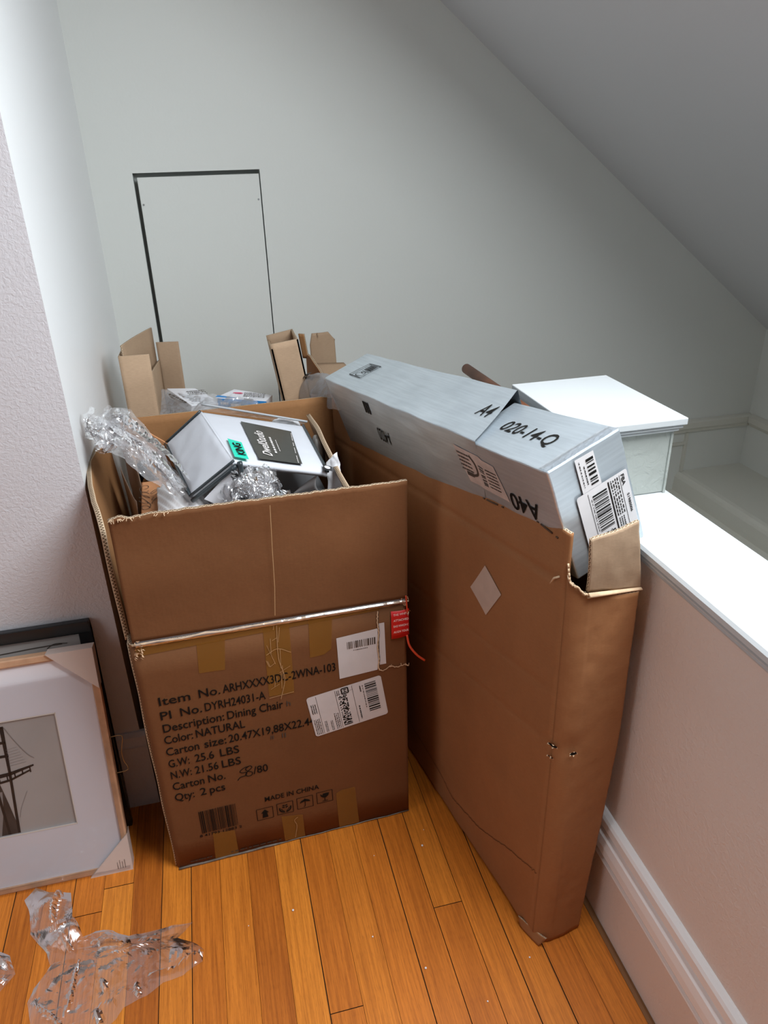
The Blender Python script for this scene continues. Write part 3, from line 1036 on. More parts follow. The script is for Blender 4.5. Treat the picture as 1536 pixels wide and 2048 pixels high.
# rolled fold line with shiny clear tape over it
m_ = MB()
pts = [cp(0.006 + 0.52 * i / 24, -0.002 - 0.0015 * math.sin(i * 1.9), 0.588 - 0.011 * i / 24 + 0.0012 * math.sin(i * 1.3)) for i in range(25)]
m_.tube(pts, [0.0021 + 0.0006 * math.sin(i * 2.3) for i in range(25)], 8)
m_.build('fold_ridge', M['edge_pale'], carton, True)
m_ = MB()
def Pt(u, v):
    a = 0.012 + u * 0.508
    zc = 0.588 - 0.011 * u
    z = zc + 0.006 - v * 0.012
    h = -0.0048 * math.exp(-((z - zc) / 0.0035) ** 2) - 0.0012 - 0.0012 * abs(nz((a, z, 0), 60, 3))
    return cp(a, h, z)
m_.sheet(Pt, 120, 10)
m_.build('packing_tape', M['tape_clear'], carton)
# brown tape
for k, pl_ in enumerate(([(0.116, 0.566), (0.168, 0.566), (0.160, 0.496), (0.112, 0.499)],
                         [(0.239, 0.578), (0.289, 0.577), (0.286, 0.407), (0.236, 0.411)],
                         [(0.326, 0.579), (0.373, 0.578), (0.366, 0.496), (0.350, 0.486), (0.323, 0.485)],
                         [(0.010, 0.583), (0.466, 0.574), (0.466, 0.566), (0.010, 0.562)],
                         [(0.085, 0.083), (0.130, 0.076), (0.131, 0.006), (0.081, 0.006)],
                         [(0.231, 0.082), (0.277, 0.073), (0.278, 0.006), (0.233, 0.006)],
                         [(0.354, 0.111), (0.366, 0.117), (0.397, 0.117), (0.402, 0.006), (0.356, 0.006)])):
    m_ = MB()
    poly(m_, F, list(reversed(pl_)), 0.0006 + 0.0001 * k)
    m_.build('packing_tape', M['tape'], carton, merge=0)
# creases in the tape
m_ = MB()
for k in range(16):
    a = rnd.uniform(0.238, 0.288)
    z = rnd.uniform(0.42, 0.57)
    an = rnd.choice((1.5, 0.3, -0.4, 1.3, 2.0))
    l_ = rnd.uniform(0.012, 0.05)
    stroke(m_, F, [(a, z), (a + l_ * math.cos(an) * 0.6, min(0.575, z + l_ * abs(math.sin(an))))], 0.0009, 0.0022)
m_.build('tape_crease', M['crease'], carton, merge=0)
m_ = MB()
for pts_ in ([(0.265, 0.575), (0.262, 0.50), (0.270, 0.45), (0.258, 0.40)], [(0.240, 0.512), (0.262, 0.522), (0.287, 0.508)],
             [(0.236, 0.408), (0.285, 0.412)], [(0.256, 0.010), (0.262, 0.045), (0.258, 0.062), (0.266, 0.070)]):
    stroke(m_, F, spline(pts_, 5), 0.0012, 0.0023)
m_.build('tape_crease', M['crease'], carton, merge=0)
# vertical crease on the flap and scuffs
m_ = MB()
for a in (0.268,):
    stroke(m_, Fr(cp(0, -0.0055, 0), CU, (0, 0, 1)), [(a + 0.008, 0.826), (a + 0.004, 0.74), (a + 0.001, 0.66), (a - 0.004, 0.60)], 0.0011, 0.0004)
m_.build('crease_line', M['crease'], carton, merge=0)

# printed text
m_ = MB()
TX = 0.0012
for s_, a, z, w_ in (('Item', 0.031, 0.4425, 0.058), ('No.', 0.105, 0.4425, 0.040), ('ARHXXXX3DC-2WNA-103', 0.150, 0.4425, 0.222),
                     ('PI', 0.029, 0.408, 0.020), ('No.', 0.066, 0.408, 0.040), ('DYRH24031-A', 0.112, 0.408, 0.117),
                     ('Description:', 0.029, 0.377, 0.116), ('Dining', 0.151, 0.377, 0.056), ('Chair', 0.214, 0.377, 0.047),
                     ('Color:', 0.027, 0.348, 0.054), ('NATURAL', 0.087, 0.348, 0.095),
                     ('Carton', 0.026, 0.318, 0.063), ('size:', 0.099, 0.318, 0.043), ('20.47X19,88X22.44', 0.147, 0.318, 0.174),
                     ('G.W:', 0.026, 0.287, 0.040), ('25.6', 0.077, 0.287, 0.037), ('LBS', 0.126, 0.287, 0.038),
                     ('N.W:', 0.026, 0.2565, 0.040), ('21.56', 0.073, 0.2565, 0.046), ('LBS', 0.126, 0.2565, 0.038),
                     ('Carton', 0.025, 0.226, 0.062), ('No.', 0.095, 0.226, 0.034), ('/80', 0.186, 0.221, 0.030),
                     ('Qty:', 0.025, 0.196, 0.038), ('2', 0.075, 0.196, 0.012), ('pcs', 0.094, 0.196, 0.031)):
    text(m_, F, s_, a, z, 0.0195, w_, TX)
text(m_, F, 'MADE IN CHINA', 0.201, 0.1365, 0.013, 0.117, TX)
text(m_, F, '8 41793 12883 2', 0.058, 0.079, 0.007, 0.088, TX)
m_.build('printed_text', M['ink'], carton, merge=0)
for k, fn in enumerate((lambda q: scribble_lines(q, F, 0.115, 0.010, 0.225, 0.018, 1, 3, TX), lambda q: scribble_lines(q, F, 0.030, 0.012, 0.075, 0.019, 1, 4, TX),
                       lambda q: text(q, F, 'h', 0.268, 0.379, 0.013, 0.008, TX), lambda q: text(q, F, 'll', 0.229, 0.302, 0.010, 0.006, TX),
                       lambda q: text(q, F, 'll', 0.252, 0.300, 0.012, 0.008, TX))):
    m_ = MB()
    fn(m_)
    m_.build('faded_print', M['ink_soft'], carton, merge=0)
m_ = MB()
H5 = [(0.181, 0.2455), (0.168, 0.243), (0.159, 0.236), (0.163, 0.231), (0.172, 0.230), (0.169, 0.222), (0.158, 0.220), (0.152, 0.213)]
stroke(m_, F, spline(H5, 5), 0.0018, TX)
H8 = [(0.181, 0.2455), (0.184, 0.240), (0.176, 0.233), (0.170, 0.226), (0.173, 0.219), (0.182, 0.220), (0.183, 0.227), (0.174, 0.233), (0.171, 0.240), (0.179, 0.2455)]
stroke(m_, F, spline(H8, 5), 0.0018, TX)
m_.build('handwritten_number', M['ink'], carton, merge=0)
m_ = MB()
barcode(m_, F, 0.064, 0.089, 0.139, 0.152, 5, TX, 0, 95)
m_.build('barcode', M['ink'], carton, merge=0)


def frame_strokes(mb, fr, a0, b0, a1, b1, w, h):
    for p in (((a0, b0), (a1, b0)), ((a1, b0), (a1, b1)), ((a1, b1), (a0, b1)), ((a0, b1), (a0, b0))):
        stroke(mb, fr, p, w, h)


for k in range(4):
    a0 = 0.1805 + 0.0437 * k
    z0 = 0.0865 + 0.0023 * k
    m_ = MB()
    frame_strokes(m_, F, a0, z0, a0 + 0.0345, z0 + 0.032, 0.0012, TX)
    G = F.sub(a0 + 0.01725, z0 + 0.016)
    if k == 0:
        poly(m_, G, [(-0.0085, 0.002), (0, 0.012), (0.0085, 0.002)][::-1], TX)
        poly(m_, G, [(-0.0042, 0.003), (0.0042, 0.003), (0.0062, -0.011), (-0.0062, -0.011)][::-1], TX)
    elif k == 1:
        for s_ in (-1, 1):
            stroke(m_, G, spline([(s_ * 0.012, 0.003), (s_ * 0.0115, -0.004), (s_ * 0.008, -0.009), (s_ * 0.0015, -0.012)], 4), 0.0028, TX)
            stroke(m_, G, spline([(s_ * 0.009, -0.001), (s_ * 0.006, -0.006), (s_ * 0.002, -0.009)], 4), 0.0016, TX)
            stroke(m_, G, [(s_ * 0.0012, 0.0015), (s_ * 0.006, 0.0035)], 0.0030, TX)
            stroke(m_, G, [(s_ * 0.0006, 0.0065), (s_ * 0.005, 0.009)], 0.0024, TX)
    elif k == 2:
        poly(m_, G, [(-0.012, 0.000), (-0.009, 0.005), (-0.004, 0.008), (0, 0.0095), (0.004, 0.008), (0.009, 0.005), (0.012, 0.000), (0.006, 0.0015), (0, 0.003), (-0.006, 0.0015)][::-1], TX)
        stroke(m_, G, [(0, 0.011), (0, -0.009), (-0.0015, -0.012), (-0.004, -0.011)], 0.0014, TX)
    else:
        poly(m_, G, [(-0.010, 0.010), (-0.0055, 0.005), (-0.003, 0.010), (0.010, 0.010), (0.0085, 0.003), (0.003, -0.002), (-0.003, -0.002), (-0.0085, 0.003)], TX)
        stroke(m_, G, [(0, -0.001), (0, -0.011)], 0.0016, TX)
        stroke(m_, G, [(-0.006, -0.0115), (0.006, -0.0115)], 0.0014, TX)
    m_.build('handling_symbol', M['ink'], carton, merge=0)

# upper white label (torn) and the shipping label
lab = MB()
poly(lab, F, [(0.3775, 0.519), (0.379, 0.419), (0.458, 0.423), (0.462, 0.430), (0.4615, 0.524)], 0.0010)
poly(lab, F, [(0.4645, 0.535), (0.4635, 0.434), (0.477, 0.434), (0.4755, 0.535)], 0.0008)
lo_ = lab.build('label', M['paper'], carton, merge=0)
m_ = MB()
barcode(m_, F, 0.398, 0.488, 0.458, 0.505, 8, 0.0014, 0, 60)
scribble_lines(m_, F, 0.41, 0.481, 0.44, 0.485, 1, 8, 0.0014)
m_.build('label_barcode', M['ink_soft'], lo_, merge=0)
L2 = F.sub(0.3215, 0.2825, 0.132)
lab = MB()
W2, H2 = 0.158, 0.106
r_ = 0.006
rp_ = []
for cx, cy, a0 in ((W2 - r_, r_, -90), (W2 - r_, H2 - r_, 0), (r_, H2 - r_, 90), (r_, r_, 180)):
    for i in range(5):
        an = math.radians(a0 + 90 * i / 4)
        rp_.append((cx + r_ * math.cos(an), cy + r_ * math.sin(an)))
poly(lab, L2, rp_, 0.0012)
lo_ = lab.build('shipping_label', M['paper'], carton, merge=0)
m_ = MB()
barcode(m_, L2, 0.121, 0.022, 0.145, 0.098, 12, 0.0016, 0, 70, True)
scribble_lines(m_, L2, 0.115, 0.035, 0.118, 0.095, 1, 13, 0.0016, 0, True)
for x in (0.019, 0.059, 0.095):
    stroke(m_, L2, [(x, 0.003), (x, 0.103)], 0.0006, 0.0016)
stroke(m_, L2, [(0.059, 0.090), (0.095, 0.093)], 0.0005, 0.0016)
rr_ = random.Random(3)
for i in range(7):
    for j in range(36):
        if rr_.random() < 0.55:
            rect(m_, L2, 0.063 + i * 0.0026, 0.010 + j * 0.0021, 0.063 + (i + 1) * 0.0026, 0.010 + j * 0.0021 + 0.0019, 0.0016)
rect(m_, L2, 0.063, 0.006, 0.0812, 0.0085, 0.0016)
scribble_lines(m_, L2, 0.003, 0.004, 0.017, 0.045, 4, 14, 0.0016, 0, True)
scribble_lines(m_, L2, 0.004, 0.060, 0.016, 0.085, 3, 15, 0.0016, 0, True)
scribble_lines(m_, L2, 0.024, 0.004, 0.030, 0.034, 2, 16, 0.0016, 0, True)
scribble_lines(m_, L2, 0.036, 0.004, 0.042, 0.030, 2, 26, 0.0016, 0, True)
scribble_lines(m_, L2, 0.046, 0.004, 0.057, 0.046, 3, 17, 0.0016, 0, True)
scribble_lines(m_, L2, 0.099, 0.010, 0.105, 0.046, 1, 18, 0.0016, 0, True)
scribble_lines(m_, L2, 0.108, 0.080, 0.114, 0.096, 1, 19, 0.0016, 0, True)
scribble_lines(m_, L2, 0.061, 0.088, 0.068, 0.101, 2, 20, 0.0016, 0, True)
frame_strokes(m_, L2, 0.0725, 0.0885, 0.086, 0.102, 0.0026, 0.0016)
text(m_, L2.sub(0.0757, 0.0995, -math.pi / 2), 'H', 0.0, 0.0, 0.007, 0.008, 0.0016, bold=0.03)
m_.build('label_print', M['ink'], lo_, merge=0)
# torn board to the right of the labels
m_ = MB()
T1 = [(0.4625, 0.565), (0.461, 0.54), (0.463, 0.515), (0.460, 0.48), (0.462, 0.45), (0.460, 0.428), (0.470, 0.419), (0.485, 0.426), (0.50, 0.421), (0.516, 0.423), (0.524, 0.418)]
sp_ = spline(T1, 6)
stroke(m_, F, [(p[0] + 0.0007 * math.sin(i * 2.7), p[1] + 0.0008 * math.sin(i * 1.9)) for i, p in enumerate(sp_)], 0.0022, 0.0024)
for k in range(9):
    p = sp_[-1 - k * 3]
    stroke(m_, F, [(p[0], p[1]), (p[0] + rnd.uniform(-0.008, 0.008), p[1] + rnd.uniform(-0.004, 0.009))], 0.0012, 0.0028)
m_.build('torn_edge', M['edge_pale'], carton, merge=0)
m_ = MB()
stroke(m_, F, [(p[0] + 0.0018, p[1] - 0.0006) for p in sp_], 0.0012, 0.0020)
m_.build('tear_gap', M['ink_soft'], carton, merge=0)
# ragged tape ends at the corners of the fold
for s_ in (0, 1):
    m_ = MB()
    for k in range(20):
        a = 0.012 + rnd.uniform(-0.006, 0.012) if s_ == 0 else 0.520 + rnd.uniform(-0.010, 0.005)
        z = (0.588 if s_ == 0 else 0.578) + rnd.uniform(-0.030, 0.012)
        an = rnd.uniform(0, 6.28)
        l_ = rnd.uniform(0.004, 0.014)
        m_.face([cp(a, -0.003 - rnd.random() * 0.004, z),
                 cp(a + l_ * math.cos(an) * 0.5, -0.003 - rnd.random() * 0.005, z + l_ * math.sin(an)), cp(a + 0.003, -0.004, z - 0.004)])
    m_.build('tape_shred', M['edge_pale'], carton, merge=0)
m_ = MB()
for k in range(26):
    a = 0.012 + rnd.random() ** 1.6 * 0.10
    z = 0.838
    an = rnd.uniform(3.5, 6.0)
    l_ = rnd.uniform(0.003, 0.009)
    m_.tube([cp(a, -0.001, z), cp(a + l_ * math.cos(an) * 0.6, -0.004, z + l_ * math.sin(an) * 0.7)], 0.0007, 4)
m_.build('torn_fringe', M['edge_pale'], carton, merge=0)
# bottom edge: grey worn tape
m_ = MB()
pts = [cp(0.004 + 0.516 * i / 20, -0.001, 0.003 + 0.001 * math.sin(i * 2)) for i in range(21)]
m_.tube(pts, [0.0026 if i < 9 else 0.0012 for i in range(21)], 7)
m_.build('worn_bottom_edge', plain('worn_grey_tape', (0.15, 0.125, 0.105), 0.35, var=0.4, vscale=60), carton, True)
# red warning tag with its cord
m_ = MB()
def Prt(u, v):
    return F.at(0.489 + 0.037 * u, 0.497 + 0.062 * v - 0.004 * (1 - u) * (1 - v), 0.003 + 0.003 * math.sin(u * 3.0))
m_.sheet(Prt, 10, 4, 0.0006)
tg = m_.build('warning_tag', M['red'], carton, True)
m_ = MB()
for k, s_ in enumerate(('THE WHITE', 'ATTACHED', 'BAG WHICH C', 'ALIGN YOUR')):
    text(m_, F, s_, 0.493, 0.549 - 0.0135 * k, 0.0050, 0.031, 0.0066)
m_.build('tag_text', M['white_ink'], tg, merge=0)
m_ = MB()
m_.tube([F.at(*p) for p in spline([(0.520, 0.590, 0.004), (0.521, 0.575, 0.005), (0.5215, 0.552, 0.007)], 6)], 0.0016, 6)
m_.build('tag_cord', M['cord'], tg, True)
m_ = MB()
m_.tube([F.at(*p) for p in spline([(0.521, 0.497, 0.004), (0.524, 0.475, 0.012), (0.537, 0.455, 0.020), (0.552, 0.441, 0.024)], 6)], 0.0024, 6)
m_.build('tag_cord', M['cord'], tg, True)

# ================================================================== CONTENTS OF THE CARTON
def rbox(name, label, cat, mt, corner, ux, uy, sz, bev=0.003, parent=None):
    """upright carton with slightly rounded edges: corner, two horizontal edge vectors, height"""
    ux, uy = V(ux), V(uy)
    o0 = V(corner)
    mb = MB()
    up_ = V((0, 0, sz))
    mb.hexa([o0, o0 + ux, o0 + ux + uy, o0 + uy, o0 + up_, o0 + ux + up_, o0 + ux + uy + up_, o0 + uy + up_])
    o = mb.build(name, mt)
    bevel(o, bev, 2)
    if label:
        tag(o, label, cat)
    return o


grey = rbox('grey_box', 'plain dark grey box inside the open carton, under the white bedding bag', 'box', M['grey_box'],
            cp(0.205, 0.150, 0.018), CU * 0.205, CD * 0.25, 0.740)
m_ = MB()
gt = cp(0.205, 0.150, 0.7585)
m_.face([gt + CU * 0.100, gt + CU * 0.1018, gt + CU * 0.1018 + CD * 0.25, gt + CU * 0.100 + CD * 0.25])
m_.build('top_seam', M['black'], grey, merge=0)

orb = rbox('orange_box', 'orange-brown box with black handwriting inside the open carton', 'box', M['orange_card'],
           cp(0.046, 0.215, 0.018), CU * 0.100, CD * 0.165, 0.725)
OT = Fr(cp(0.040, 0.380, 0.7435), -CD, CU)
m_ = MB()
for k, (a, b) in enumerate(((0.030, 0.012), (0.065, 0.014), (0.095, 0.011), (0.125, 0.016), (0.052, 0.034), (0.088, 0.036))):
    th = [(a + 0.014 * math.cos(t * 0.7 + k) + 0.002 * t, b + 0.009 * math.sin(t * 0.7 + k * 2)) for t in range(12)]
    stroke(m_, OT, spline(th, 3), 0.0012, 0.0008)
m_.build('handwriting', M['ink_soft'], orb, merge=0)

# brown paper sheets bulging upright at the left
def paper_sheet(label, p0, p1, ztop, bulge, seed):
    mb = MB()
    def P(u, v):
        a = p0[0] + (p1[0] - p0[0]) * u + 0.004 * math.sin(v * 9 + seed)
        d = p0[1] + (p1[1] - p0[1]) * u - bulge * math.sin(math.pi * u)
        z = 0.03 + (ztop - 0.03 + 0.020 * math.sin(u * 2.6 + seed)) * v
        n1 = nz((a * 1.0, d, z + seed), 12, seed)
        return cp(a + 0.006 * n1 * v, d + 0.010 * n1 * v, z)
    mb.sheet(P, 20, 40, 0.0010)
    return tag(mb.build('brown_paper', M['brown_paper'], None, True), label, 'paper')
paper_sheet('crumpled brown paper nearest the left flap inside the open carton', (0.012, 0.475), (0.044, 0.392), 0.800, 0.020, 1.0)
paper_sheet('crumpled brown paper between the leftmost paper and the orange box in the carton', (0.012, 0.375), (0.042, 0.265), 0.770, 0.012, 2.2)
paper_sheet('low crumpled brown paper at the front left corner inside the open carton', (0.014, 0.250), (0.042, 0.150), 0.735, 0.008, 4.0)

# foam sheet, white with fine ribs
m_ = MB()
def Pfo(u, v):
    p = cp(0.080 + 0.155 * u, 0.070 + 0.215 * v - 0.03 * u, 0.750 + 0.034 * math.sin(math.pi * min(1, u * 1.1)) * (0.4 + 0.6 * v) + 0.012 * v)
    p.z += 0.0022 * math.sin((u * 0.155 + v * 0.08) * 2 * math.pi / 0.013)
    return p
m_.sheet(Pfo, 110, 24, 0.003)
tag(m_.build('foam_sheet', M['foam'], None, True), 'ribbed white foam sheet at the front left inside the open carton', 'foam')

# orange card standing at the back left
m_ = MB()
m_.sheet(lambda u, v: cp(0.068 + 0.055 * u, 0.470 - 0.030 * u, 0.35 + (0.475 - 0.035 * u) * v), 4, 6, 0.004, 0, 0)
tag(m_.build('orange_card', M['orange_card']), 'orange card standing upright by the back flap inside the open carton', 'card')
# black strap poking out left of the bag
m_ = MB()
pts = spline([cp(0.035, 0.47, 0.715), cp(0.050, 0.435, 0.760), cp(0.085, 0.41, 0.764), cp(0.115, 0.36, 0.762), cp(0.13, 0.30, 0.758)], 6)
m_.tube(pts, 0.011, 8)
tag(m_.build('black_strap', M['black'], None, True), 'thick black strap poking out left of the white bedding bag', 'strap')

# white bedding bag folded like a tent
R0, R1 = V((-0.036, 1.597, 0.872)), V((0.018, 1.281, 0.872))
L0, L1 = V((-0.122, 1.615, 0.800)), V((-0.070, 1.309, 0.800))
Q0, Q1 = V((0.184, 1.571, 0.824)), V((0.193, 1.300, 0.820))
bag = thing('bedding_bag', 'white zipped bedding bag with charcoal piping, folded like a tent in the open carton', 'bag', (0.04, 1.44, 0.76))
for nm, A_, B_, C_, D_, sd in (('panel', L1, R1, R0, L0, 3.0), ('panel', R1, Q1, Q0, R0, 8.0)):
    m_ = MB()
    nn = (V(B_) - V(A_)).cross(V(D_) - V(A_)).normalized()
    if nn.z < 0:
        nn = -nn
    def Pb(u, v, A_=A_, B_=B_, C_=C_, D_=D_, nn=nn, sd=sd):
        p = bilerp(A_, B_, C_, D_, u, v)
        e = min(u, 1 - u, v, 1 - v)
        puff = 0.004 * min(1, e * 10) - 0.004
        return p + nn * (puff + 0.0012 * nz(p, 30, sd) * min(1, e * 8))
    m_.sheet(Pb, 26, 34, 0.010, 0, 0)
    m_.build(nm, M['fabric'], bag, True)
for a_, b_ in ((L1, R1), (L0, R0), (L0, L1), (Q1, Q0)):
    m_ = MB()
    m_.tube([V(a_) + (V(b_) - V(a_)) * i / 6 + V((0, 0, -0.002)) for i in range(7)], 0.0026, 8)
    m_.build('piping', M['piping'], bag, True)
m_ = MB()
m_.tube([L1 + (R1 - L1) * i / 6 + V((0.003, -0.004, -0.011)) for i in range(7)], 0.0045, 8)
m_.build('piping', M['piping'], bag, True)
m_ = MB()        # open near end: gusset hanging down with a dark rim
gp = [R1 + V((0.010, -0.006, -0.004)), V((0.030, 1.275, 0.83)), V((0.022, 1.268, 0.795)), V((-0.010, 1.272, 0.772)), V((-0.036, 1.285, 0.775))]
m_.tube(spline(gp, 6), 0.0050, 8)
m_.build('gusset_piping', M['piping'], bag, True)
m_ = MB()
m_.face([R1 + V((0.004, 0.004, -0.012)), V((0.027, 1.284, 0.80)), V((-0.012, 1.286, 0.776)), V((-0.045, 1.300, 0.792))])
m_.build('gusset', M['white_card'], bag, merge=0)
m_ = MB()        # clear vinyl border with zip along the back edge
for i in range(2):
    pass
vb = [R0, Q0, Q0 + V((0.012, 0.022, -0.004)), R0 + V((0.004, 0.028, 0.003))]
m_.sheet(lambda u, v: bilerp(vb[0], vb[1], vb[2], vb[3], u, v) + V((0, 0, 0.002 * nz((u * 8, v * 2, 0), 2, 1))), 24, 4)
m_.build('vinyl_border', M['vinyl'], bag)
m_ = MB()
m_.tube([vb[3] + (vb[2] - vb[3]) * i / 20 + V((0, -0.004, 0.003)) for i in range(21)], 0.0028, 6)
m_.build('zip', plain('grey_zip', (0.42, 0.44, 0.46), 0.4), bag, True)
class OnPanel:
    """drawing plane that follows the right panel of the bag: u to the far end, v towards the ridge"""
    def __init__(self, a=0.0, b=0.0, ang=0.0):
        self.a, self.b, self.c, self.s = a, b, math.cos(ang), math.sin(ang)

    def at(self, x, y, h=0.0):
        u = self.a + x * self.c - y * self.s
        w_ = -(self.b + x * self.s + y * self.c)
        nn = (Q1 - R1).cross(R0 - R1).normalized()
        p = bilerp(R1, Q1, Q0, R0, w_ / 0.184, u / 0.3206)
        return p + nn * (h if nn.z > 0 else -h)

    def sub(self, a, b, ang=0.0):
        return OnPanel(a, b, ang)


BR = OnPanel()
def bq(mb, pts, h, mi=0):                     # (u, w) corners with w measured away from the ridge
    if len(pts) == 4:
        mb.sheet(lambda u, v: BR.at(*[(1 - v) * ((1 - u) * pts[0][k] + u * pts[1][k]) * (1, -1)[k] + v * ((1 - u) * pts[3][k] + u * pts[2][k]) * (1, -1)[k] for k in (0, 1)], h), 6, 6)
    else:
        mb.face([BR.at(a, -b, h) for a, b in pts])
m_ = MB()
bq(m_, [(0.014, 0.050), (0.012, 0.134), (0.236, 0.150), (0.262, 0.062)], 0.0032)
cardo = m_.build('brand_card', M['card_black'], bag, merge=0)
m_ = MB()
text(m_, BR.sub(0.036, -0.081, -0.06), 'DwellStudio', 0, 0, 0.017, 0.165, 0.0042, shear=0.45)
m_.build('card_logo', M['white_ink'], cardo, merge=0)
m_ = MB()
scribble_lines(m_, BR.sub(0.060, -0.097, -0.06), 0, 0, 0.105, 0.009, 1, 6, 0.0042)
scribble_lines(m_, BR.sub(0.075, -0.104, -0.06), 0, 0, 0.075, 0.003, 1, 4, 0.0042)
m_.build('card_text', M['white_ink'], cardo, merge=0)
m_ = MB()
G = BR.sub(0.014, -0.128, -0.10)
for a0, a1 in ((0.0, 0.045), (0.062, 0.10), (0.11, 0.135), (0.148, 0.205)):
    scribble_lines(m_, G, a0, 0.0, a1, 0.003, 1, int(a0 * 1000), 0.0042)
m_.build('small_print', M['white_ink'], cardo, merge=0)
m_ = MB()
bq(m_, [(0.006, 0.003), (0.000, 0.028), (0.104, 0.036), (0.118, 0.013)], 0.0036)
st = m_.build('size_sticker', M['teal'], bag, merge=0)
m_ = MB()
text(m_, BR.sub(0.020, -0.0265, -0.05), 'KING', 0, 0, 0.014, 0.072, 0.0046, bold=0.03)
m_.build('sticker_text', M['ink'], st, merge=0)
m_ = MB()
bq(m_, [(-0.010, 0.172), (-0.012, 0.190), (0.016, 0.195), (0.028, 0.178)], 0.0036)
tb_ = m_.build('corner_tag', M['black'], bag, merge=0)
m_ = MB()
for i in range(1):
    ring = [(0.007 + 0.010 * math.cos(t * 0.5236), 0.183 + 0.006 * math.sin(t * 0.5236)) for t in range(12)]
    bq(m_, ring, 0.0044)
m_.build('tag_button', M['white_card'], tb_, merge=0)


# ---- films
def crumple(mb, P, nu, nv, amp, s, seed, nrm=None, fine=0.35):
    def Q(u, v):
        p = V(P(u, v))
        k = amp * (1.6 * cells(p, s, seed) - 0.6) + amp * fine * 1.6 * cells(p, s * 2.9, seed + 5)
        off = V((nz(p, s, seed + 20), nz(p, s, seed + 40), nz(p, s, seed + 60))) * amp * 0.8
        return p + (V(nrm) if nrm else V((0, 0, 1))) * k + off
    mb.sheet(Q, nu, nv)


def cells(p, s, seed):
    d = noise.voronoi(V((p[0] * s + seed * 3.1, p[1] * s - seed, p[2] * s + seed * 0.7)))[0]
    return min(1.0, d[1] - d[0])


def ball_film(mb, c, rad, nu, nv, amp, s, seed):
    """crushed bag: a closed, dented skin"""
    c = V(c)
    g = []
    for i in range(nv + 1):
        th = math.pi * i / nv
        row = []
        for j in range(nu + 1):
            ph = 2 * math.pi * j / nu
            d = V((math.sin(th) * math.cos(ph), math.sin(th) * math.sin(ph), math.cos(th)))
            p = c + V((d.x * rad[0], d.y * rad[1], d.z * rad[2]))
            k = 1 + 1.1 * amp * nz(p, s * 0.6, seed) + amp * (1.1 * cells(p, s, seed) - 0.5) + amp * 0.5 * cells(p, s * 2.6, seed + 3)
            row.append(c + V((d.x * rad[0], d.y * rad[1], d.z * rad[2])) * k)
        g.append(row)
    for i in range(nv):
        for j in range(nu):
            mb.face([g[i][j], g[i + 1][j], g[i + 1][j + 1], g[i][j + 1]])


def ribbon(mb, path, w0, seed, amp=0.004, s=60, nu=26, nv=8, clampx=-0.254):
    """one fold of crushed film: a twisting strip along a path"""
    P = spline([V(p) for p in path], 8)
    r = random.Random(seed)
    t0, t1 = r.uniform(0, 6.28), r.uniform(-3.5, 3.5)
    def Q(u, v):
        x = u * (len(P) - 1)
        i = min(int(x), len(P) - 2)
        p = P[i] + (P[i + 1] - P[i]) * (x - i)
        t = (P[i + 1] - P[i]).normalized()
        a = t.cross(V((0.3, -0.2, 0.93))).normalized()
        b = t.cross(a)
        an = t0 + t1 * u
        d = a * math.cos(an) + b * math.sin(an)
        e = a * -math.sin(an) + b * math.cos(an)
        w_ = w0 * (0.55 + 0.45 * math.sin(math.pi * u)) * (v - 0.5)
        q = p + d * w_ + e * amp * (1.8 * cells(p + d * w_, s, seed) - 0.7) + e * 0.25 * w0 * math.sin(v * 3.1 + seed)
        q.x = max(q.x, clampx)
        return q
    mb.sheet(Q, nu, nv)


def tangle(mb, c, rad, n, seed, length=0.07, width=0.03, amp=0.005, bias=None):
    r = random.Random(seed)
    c = V(c)
    for k in range(n):
        while True:
            d = V((r.uniform(-1, 1), r.uniform(-1, 1), r.uniform(-1, 1)))
            if d.length < 1:
                break
        p = c + V((d.x * rad[0], d.y * rad[1], d.z * rad[2]))
        t = V((r.gauss(0, 1), r.gauss(0, 1), r.gauss(0, 1))).normalized()
        if bias is not None:
            t = (t * 0.5 + V(bias)).normalized()
        l_ = length * r.uniform(0.5, 1.1)
        mid = V((r.gauss(0, 0.010), r.gauss(0, 0.010), r.gauss(0, 0.008)))
        pts = [p - t * l_ / 2, p + mid, p + t * l_ / 2]
        for q in pts:                       # keep the ends inside the bundle
            dd = q - c
            f = math.sqrt((dd.x / rad[0]) ** 2 + (dd.y / rad[1]) ** 2 + (dd.z / rad[2]) ** 2)
            if f > 1.1:
                q.xyz = c + dd * (1.1 / f)
        ribbon(mb, pts, width * r.uniform(0.5, 1.2), seed * 31 + k, amp)


